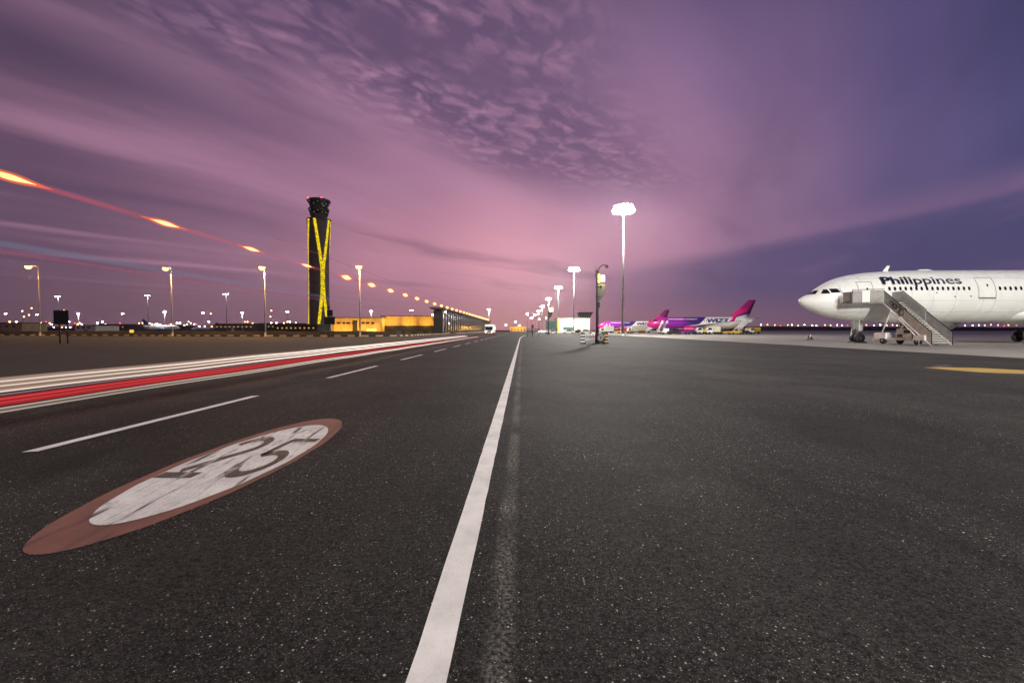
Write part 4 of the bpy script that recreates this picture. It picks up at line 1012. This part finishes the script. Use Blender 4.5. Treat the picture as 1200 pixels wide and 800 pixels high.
# white hall, green board, cab tower
def simple_hall(px0, px1, pt, Y, m_, lab):
    xa, H = at(px0, pt, Y); xb = X(px1, Y); W = xb-xa
    t = thing('hall_building', lab, 'building', (xa, Y, 0))
    part(MB().box((0, 0, 0), (W, 25, H)), 'wall', M[m_], t); part(MB().box((-.3, -.4, H), (W+.3, 25.4, H+.35)), 'roof', M['grey'], t)
    part(MB().box((-.35, -.3, 0), (.5, .3, H-.1)), 'corner_pier', M['yellow'], t)
    part(MB().box((W*.16, -.15, 1.4), (W*.52, .1, 3.0)), 'shutter', M['green'], t)
    part(MB().box((W*.6, -.12, 0), (W*.72, .1, 3.2)), 'door', M['grey'], t)
    for i in range(8): part(MB().box((W*i/8, -.06, .2), (W*i/8+.06, 0, H-.1)), 'panel_joint', M['seam'], t)
    return t
h_ = simple_hall(654, 691, 373.2, 235, 'wall_cream', 'white hall with cream panels right of the green board')
lamp('lamp_glow', (7, -7, 5.5), 2600, (1, .97, .85), .4, h_)
Yc = 300; xa = X(685, Yc); zt2, zb2 = at(685, 366.5, Yc)[1], at(685, 373, Yc)[1]
t = thing('apron_tower', 'small dark control cab with flared glass rising behind the white hall', 'tower', (xa, Yc, 0))
part(MB().box((-2.5, -2.5, 0), (2.5, 2.5, zb2)), 'shaft', M['concrete'], t)
part(MB().rings([[(a*r, b*r, z) for a, b in ((-1, -1), (1, -1), (1, 1), (-1, 1))] for r, z in ((3.1, zb2-.3), (3.3, zb2+.4), (4.3, zt2-.6), (4.7, zt2-.5), (4.7, zt2))], sm=False), 'cab', M['glass'], t)
part(MB().box((-4.8, -4.8, zt2), (4.8, 4.8, zt2+.35)), 'roof', M['roof'], t)
for i in range(6):
    f_ = -1+i*.4; part(MB().tube((3.3*f_, -3.35, zb2+.4), (4.3*f_, -4.35, zt2-.6), .1, n=4), 'mullion', M['grey'], t)
Yb = 150; (xa, za), (xb, zb) = at(640, 376, Yb), at(652.5, 385.2, Yb)
t = thing('sign_board', 'dark green board on legs with yellow edge beside the white hall', 'sign', (xa, Yb, 0))
part(MB().box((0, -.1, zb), (xb-xa, .1, za)), 'board_panel', M['green'], t, bevel=.02)
part(MB().box((xb-xa+.05, -.15, zb), (xb-xa+.5, .15, za+.1)), 'edge_strip', M['yellow'], t)
for xx in (.2, (xb-xa)*.5, xb-xa-.2): part(MB().tube((xx, .15, 0), (xx, .15, zb+.2), .07, n=6), 'leg', M['dgrey'], t)
Yr = 93; t = thing('railing', 'dark post railing at the curved end of the white edge line', 'railing', (X(618, Yr), Yr, 0))
zt3 = at(620, 385.3, Yr)[1]
for i in range(3): part(MB().tube((i*1.1, 0, 0), (i*1.1, 0, zt3), .05, n=8), 'post', M['dgrey'], t)
part(MB().tube((0, 0, zt3), (2.6, 0, zt3), .045, n=6), 'top_rail', M['dgrey'], t); part(MB().tube((0, 0, zt3*.55), (2.6, 0, zt3*.55), .03, n=6), 'mid_rail', M['dgrey'], t)
# small tripod signal beside the railing
t = thing('signal_post', 'short dark signal post just beyond the railing', 'signal', (X(624, 140), 140, 0))
part(MB().tube((0, 0, 0), (0, 0, 2.2), .06, n=8), 'post', M['dgrey'], t); part(MB().prism([(-.45, 2.0), (.45, 2.0), (.25, 3.1), (-.25, 3.1)], -.2, .2), 'signal_head', M['dgrey'], t)
# far repeated camera mast with yellow lamp
def camera_mast(px, pbase, label, simple=False):
    Y = HC*F/(pbase-386.5); k = Y/F; xb = X(px, Y)
    t = thing('camera_mast', label, 'camera mast', (xb, Y, 0), 0, 'dark equipment masts with yellow lamps on the apron edge')
    return t, Y, xb
t, Y7, xb7 = camera_mast(699.5, 402, 'dark equipment mast with curved camera arm and yellow lamp, ringed by striped barriers')
def q7(px, py): x, z = at(px, py, Y7); return (x-xb7, z)
zt7 = q7(699, 319)[1]
part(MB().tube((0, 0, 0), (0, 0, zt7), .13, .10, 12), 'pole', M['dgrey'], t)
part(MB().lathe([(.35, 0), (.35, .06), (.2, .08), (.17, 1.0), (.14, 1.05)], 12), 'base', M['dgrey'], t)
pts = [q7(*p_) for p_ in ((701, 322), (701.3, 316), (703, 312.8), (705.6, 310.9), (708.2, 310.4), (710.6, 311.5))]
part(MB().path([(a, 0, b) for a, b in pts], .045, 8), 'camera_arm', M['dgrey'], t)
a, b = q7(711, 312.8); part(MB().sphere((a, 0, b), .16, 12, 8).lathe([(.17, b), (.17, b+.16), (.06, b+.2)], 12, (a, 0, 0)), 'dome_camera', M['dgrey'], t)
a, b = q7(698.2, 320); a2, b2 = q7(701.8, 316.5); part(MB().box((a, -.15, b), (a2, .15, b2)), 'aerial_box', M['dgrey'], t, bevel=.02)
for px_ in (697.4, 699.5): a, b = q7(px_, 317); part(MB().tube((a, 0, b), (a, 0, q7(px_, 312.5)[1]), .02, n=5), 'aerial', M['grey'], t)
a, b = q7(697.5, 324.5); a2, b2 = q7(700.5, 321.5); part(MB().box((a, -.2, b), (a2, .2, b2)), 'junction_box', M['dgrey'], t, bevel=.02)
a, b = q7(700, 332); a2, b2 = q7(703, 321); part(MB().box((a, -.22, b), (a2, .25, b2)), 'lamp_bracket', M['yellow'], t, bevel=.02)
a, b = q7(703.4, 330.4); a2, b2 = q7(708.6, 322.4)
yl_ = part(MB().box((a, -.18, b), (a2, .22, b2)), 'lamp_housing', M['dgrey'], t, bevel=.04); part(MB().box((a+.04, -.22, b+.04), (a2-.04, -.181, b2-.04)), 'lamp_lens', M['L_yel'], yl_, bevel=.03)
lamp('lamp_glow', ((a+a2)/2, -.6, (b+b2)/2), 260, (1, .86, .3), .3, t)
bl = [q7(*p_) for p_ in ((700.4, 332.5), (709, 333.2), (709.3, 337), (708.6, 342), (706.8, 347), (704, 351), (701, 353.6), (700.4, 350))]
part(MB().prism(bl, -.10, .06), 'blade_panel', M['blade'], t, bevel=.02)
for py_ in (336, 348): a, b = q7(699.5, py_); part(MB().box((-.16, -.16, b-.05), (a+.35, .16, b+.05)), 'clamp', M['dgrey'], t)
a, b = q7(703.8, 336); part(MB().sphere((a, -.14, b), .13, 8, 5), 'lock_knob', M['black'], t)
a, b = q7(699.6, 360.5); a2, b2 = q7(702.6, 354); part(MB().box((a, -.2, b), (a2, .16, b2)), 'control_box', M['dgrey'], t, bevel=.02)
part(MB().tube((.16, -.13, q7(700, 360)[1]), (.13, -.12, .9), .025, n=5), 'cable', M['black'], t)
# hose reel at the foot
rx, rz_ = q7(702.3, 396); o_ = thing('hose_reel', 'dark round hose reel on a stand at the foot of the equipment mast', 'hose reel', (xb7+rx, Y7-.7, 0))
part(MB().lathe([(.28, -.2), (.48, -.2), (.48, -.16), (.3, -.15), (.3, .15), (.48, .16), (.48, .2), (.28, .2)], 20, (0, 0, .56), 'y'), 'reel', M['dgrey'], o_)
part(MB().path([(.0+.36*math.cos(a/3)*(1-a*.02), -.23, .56+.36*math.sin(a/3)*(1-a*.02)) for a in range(0, 40)], .03, 5), 'hose', M['white_dull'], o_)
for s in (-.5, .5): part(MB().tube((s, .1, 0), (s*.3, 0, .56), .03, n=6).tube((s, -.1, 0), (s*.3, 0, .56), .03, n=6), 'stand', M['dgrey'], o_)
# striped barriers
def barrier(px, label, dyo, wd=.42, ylw='white_dull'):
    t = thing('striped_barrier', label, 'barrier', (X(px, Y7+dyo), Y7+dyo, 0), 0, 'striped barriers round the equipment mast')
    part(MB().box((-wd/2-.05, -.25, 0), (wd/2+.05, .25, .10)), 'foot', M['black'], t, bevel=.01)
    for k in range(6):
        part(MB().box((-wd/2, -.09, .1+k*.17), (wd/2, .09, .1+k*.17+.168)), 'stripe_block', M['black' if k % 2 else ylw], t)
    return t
barrier(683, 'black and cream striped barrier, leftmost beside the equipment mast', 0, .42)
barrier(707.8, 'black and yellow striped barrier just right of the hose reel', -.2, .26, 'yellow')
barrier(711.2, 'black and yellow striped barrier, rightmost beside the equipment mast', .2, .26, 'yellow')
t = thing('barrier_rail', 'pale low rail barrier between striped block and equipment mast', 'barrier', (X(685, Y7), Y7+.05, 0))
LW = X(693, Y7)-X(685, Y7)
for z in (.35, .85): part(MB().box((0, -.03, z), (LW, .03, z+.12)), 'rail', M['white_dull'], t)
for px_, nm in ((693.6, 'left one of two white bollards by the equipment mast foot'), (696.4, 'right one of two white bollards by the equipment mast foot')):
    t = thing('bollard', nm, 'bollard', (X(px_, Y7-.4), Y7-.4, 0), 0, 'white bollards by the equipment mast'); part(MB().tube((0, 0, 0), (0, 0, .95), .07, n=10), 'post', M['white_dull'], t); part(MB().lathe([(.075, .6), (.08, .62), (.08, .74), (.075, .76)], 10), 'band', M['magenta'], t)
# second, far equipment mast
t = thing('camera_mast', 'small far equipment mast with yellow lamp above the green board', 'camera mast', (X(642.5, 130), 130, 0), 0, 'dark equipment masts with yellow lamps on the apron edge')
zf = at(642, 361, 130)[1]; part(MB().tube((0, 0, 0), (0, 0, zf), .16, .12, 8), 'pole', M['dgrey'], t)
part(MB().box((.2, -.3, zf-1.0), (1.3, .2, zf+.1)), 'lamp_housing', M['dgrey'], t); part(MB().box((.25, -.34, zf-.95), (1.25, -.301, zf+.05)), 'lamp_lens', M['L_yel'], t)
part(MB().prism([(.1, zf-1.1), (1.2, zf-1.1), (1.0, zf-2.2), (.2, zf-3.0)], -.1, .1), 'blade_panel', M['dgrey'], t)
# traffic cones
for px_, nm in ((947.2, 'left one of two small pale cones before the airliner nose'), (950.8, 'right one of two small pale cones before the airliner nose')):
    x, y = ground(px_, 398); t = thing('traffic_cone', nm, 'cone', (x, y, 0), 0, 'pale cones before the airliner nose')
    part(MB().box((-.22, -.22, 0), (.22, .22, .05)), 'base', M['dgrey'], t); part(MB().lathe([(.17, .05), (.04, .72)], 12), 'cone_body', M['white'], t); part(MB().lathe([(.125, .28), (.13, .29), (.098, .46), (.09, .47)], 12), 'band', M['orange'], t)
# airport bus on the road
t = thing('airport_bus', 'white and green bus coming down the road at the end of the light trails', 'bus', (X(573, 138), 138, 0))
part(MB().box((-1.3, 0, .4), (1.3, 11, 3.1)), 'body', M['white'], t, bevel=.12); part(MB().box((-1.12, -.03, 1.35), (1.12, .02, 2.45)), 'windscreen', M['glass'], t)
part(MB().box((-.9, -.04, 2.55), (.9, .02, 2.88)), 'display', M['L_green'], t); part(MB().box((-1.25, -.035, .75), (1.25, .02, 1.2)), 'bumper_band', M['green'], t)
for s in (-.95, .95): part(MB().box((s-.16, -.07, .85), (s+.16, -.036, 1.05)), 'headlight', M['L_small'], t)
wm = MB().box((1.29, 0, 1.5), (1.33, 1.4, 2.5)).mesh('window', M['L_green'])
for i in range(6): obj('window', wm, t, (0, .6+i*1.7, 0))
for a in (2.2, 8.5):
    for s in (-1.1, 1.1): wheel(t, (0, 0, 0), .48, .28).matrix_local = Matrix.Translation((s, a, .48))@Matrix.Rotation(PI/2, 4, 'Z')
# orange lit wall at the road end
(xa, za), xb = at(598, 382.2, 420), X(616.5, 420)
t = thing('hall_building', 'low orange-lit building closing the view at the end of the road', 'building', (xa, 420, 0)); W = xb-xa
part(MB().box((0, 0, 0), (W, 12, za)), 'wall', M['wall_tan'], t); part(MB().box((-.2, -.3, za), (W+.2, 12, za+.3)), 'roof', M['roof'], t)
for i in range(5): part(MB().box((1+i*W/5, -.1, .3), (1.9+i*W/5, .05, 2.2)), 'door', M['dgrey'], t)
lamp('lamp_glow', (W/2, -9, 3), 8000, (1, .5, .08), .5, t)
# dark shrubs in front of the halls
random.seed(21)
for i, (px, Y) in enumerate(((455, 128), (466, 131), (478, 127), (492, 130), (503, 133), (531, 150), (385, 132))):
    t = thing('shrub', ['low dry shrub below the left lamp of the hall', 'low dry shrub, second along the hall canopy', 'low dry shrub in the middle of the hall canopy', 'low dry shrub right of the middle lamp', 'low dry shrub at the hall corner', 'low dry shrub before the long dark building', 'low dry shrub before the control tower foot'][i], 'shrub', (X(px, Y), Y, 0), 0, 'dry shrubs beyond the kerb')
    mb = MB()
    for k in range(170):
        a = random.uniform(0, 2*PI); rr1 = random.uniform(0, 1)**.6*1.1; z = random.uniform(.2, 1.1)*(1.15-rr1*.4); c = Vector((rr1*math.cos(a), rr1*math.sin(a), z))
        e1 = Vector([random.uniform(-1, 1) for _ in range(3)]).normalized()*.16; e2 = e1.orthogonal().normalized()*.07
        mb.add([c-e1, c+e2, c+e1, c-e2], [(0, 1, 2, 3)])
    part(mb, 'foliage', mat('shrub_leaf' if i == 0 else 'shrub_leaf_', (.07, .07, .035), .8), t, kind='stuff')
    st2 = MB()
    for k in range(5): st2.tube((0, 0, 0), (random.uniform(-.5, .5), random.uniform(-.5, .5), .8), .03, .01, 5)
    part(st2, 'trunk', M['soil'], t)

# ------------------------------------------------------------------ lights of passing traffic, drawn out along the road
def band(name, label, x, z0, z1, y0, y1, m, wd=.05):
    zc_, hz = (z0+z1)/2, (z1-z0)/2; mb = MB(); n = 12; rs = []
    ys = [y0+(y1-y0)*(k/40)**1.7 for k in range(41)]
    for y in ys: g_ = 1+(y/75 if hz < .04 else 0); rs.append([(x+wd*g_*math.cos(2*PI*i/n), y, zc_+hz*g_*math.sin(2*PI*i/n)+.008*math.sin(y*.9)) for i in range(n)])
    o = obj(name, mb.rings(rs, cap=False).mesh(name, m)); o['label'] = label; o['category'] = 'light trail'; o['group'] = 'light trails of passing vehicles'; return o
def zr(x, r): return HC-abs(x)*r
TR = [(-9.4, .091, .101, 'T_cream', 'soft cream streak at the top of the road trails'), (-9.3, .0975, .1015, 'T_white', 'uppermost white streak of the road trails'),
 (-9.2, .101, .112, 'T_cream', 'broad cream streak, second from the top of the road trails'), (-9.1, .1065, .1095, 'T_white', 'second white streak from the top of the road trails'),
 (-9.0, .111, .121, 'T_cream', 'broad cream streak, third from the top of the road trails'), (-8.9, .1165, .1205, 'T_white', 'third white streak from the top of the road trails'),
 (-8.0, .1230, .1255, 'T_pinkw', 'thin mauve white streak just above the red ones'), (-7.7, .1275, .1345, 'T_red', 'uppermost of the red streaks over the road'),
 (-7.6, .1315, .1330, 'T_red2', 'thin bright red streak inside the red band'), (-7.5, .1335, .1405, 'T_red', 'broadest middle red streak over the road'),
 (-7.4, .1385, .1400, 'T_red2', 'thin bright red streak low in the red band'), (-7.35, .1400, .1455, 'T_red', 'lowest of the red streaks over the road'),
 (-7.2, .1480, .1510, 'T_white', 'cream streak just below the red ones'), (-7.15, .1505, .1560, 'T_faint', 'faint cream streak between the two lowest lines'), (-7.1, .1555, .1580, 'T_white', 'lowest thin cream streak of the road trails')]
for x, ra, rb, mm, lab in TR:
    band('light_trail', lab, x, zr(x, rb), zr(x, ra), 2, 150 if 'red' in mm else 74, M[mm], .03)
band('light_trail', 'faint red streak far beyond the cream trail', -12.5, zr(-12.5, .070), zr(-12.5, .05), 5, 220, M['T_redf'], .03)
XBn = -6.6
def high(name_label, r, x, rad_, m, y0=4, y1=260):
    z = HC+abs(x)*r; mb = MB(); ys = [y0+(y1-y0)*(k/50)**2 for k in range(51)]
    rs = [[(x+rad_*(1+min(2.0, y/30))*math.cos(2*PI*i/12), y, z+rad_*(1+min(2.0, y/30))*math.sin(2*PI*i/12)) for i in range(12)] for y in ys]
    o = obj('light_trail', mb.rings(rs, cap=False).mesh('light_trail', m)); o['label'] = name_label; o['category'] = 'light trail'; o['group'] = 'high light trails of a passing vehicle'; return o
tr = high('long red beacon trail with orange flashes sloping down across the sky', .298, XBn, .038, M['T_beacon'])
high('faint bluish trail below the red beacon trail', .166, XBn, .040, M['T_blue'], 4, 40)
high('faint pink trail just under the bluish one', .150, XBn, .022, M['T_pink'], 4, 200)
high('faint pink trail above the red beacon trail', .372, XBn, .016, M['T_pink'], 12, 200)
ysf = [5.75, 8.32, 11.0, 13.85, 17.0]+[17.0+2.87*k for k in range(1, 26)]
zB = HC+abs(XBn)*.298
for i, y in enumerate(ysf):
    ln = .56 if i < 4 else .66+.04*i; rr2 = .075 if i < 4 else .13+.008*i
    def spindle(r, l): return MB().lathe([(max(.002, r*math.sin(PI*k/10)**1.3), -l+2*l*k/10) for k in range(11)], 12, (XBn, y, zB), 'y')
    f_ = part(spindle(rr2, ln), 'beacon_flash', M['T_flash'], tr)
    part(spindle(rr2*.5, ln*.6), 'flash_core', M['T_core'], f_)

# thin haze volume over the field, added for a glow round the lamps
hz = MB().box((-2900, -280, -1.0), (2900, 2900, 112)); ho = obj('haze', hz.mesh('haze', M['white']), kind='stuff'); ho['label'] = 'thin haze added over the airfield for lamp glow'; ho['category'] = 'haze'
hm_ = bpy.data.materials.new('haze_air'); hm_.use_nodes = True; ht = hm_.node_tree; ht.nodes.clear()
hout = ht.nodes.new('ShaderNodeOutputMaterial'); hv = ht.nodes.new('ShaderNodeVolumePrincipled'); ht.links.new(hv.outputs[0], hout.inputs['Volume'])
hv.inputs['Color'].default_value = (.92, .90, .92, 1); hv.inputs['Density'].default_value = .00006; hv.inputs['Anisotropy'].default_value = .8
ho.data.materials.clear(); ho.data.materials.append(hm_)
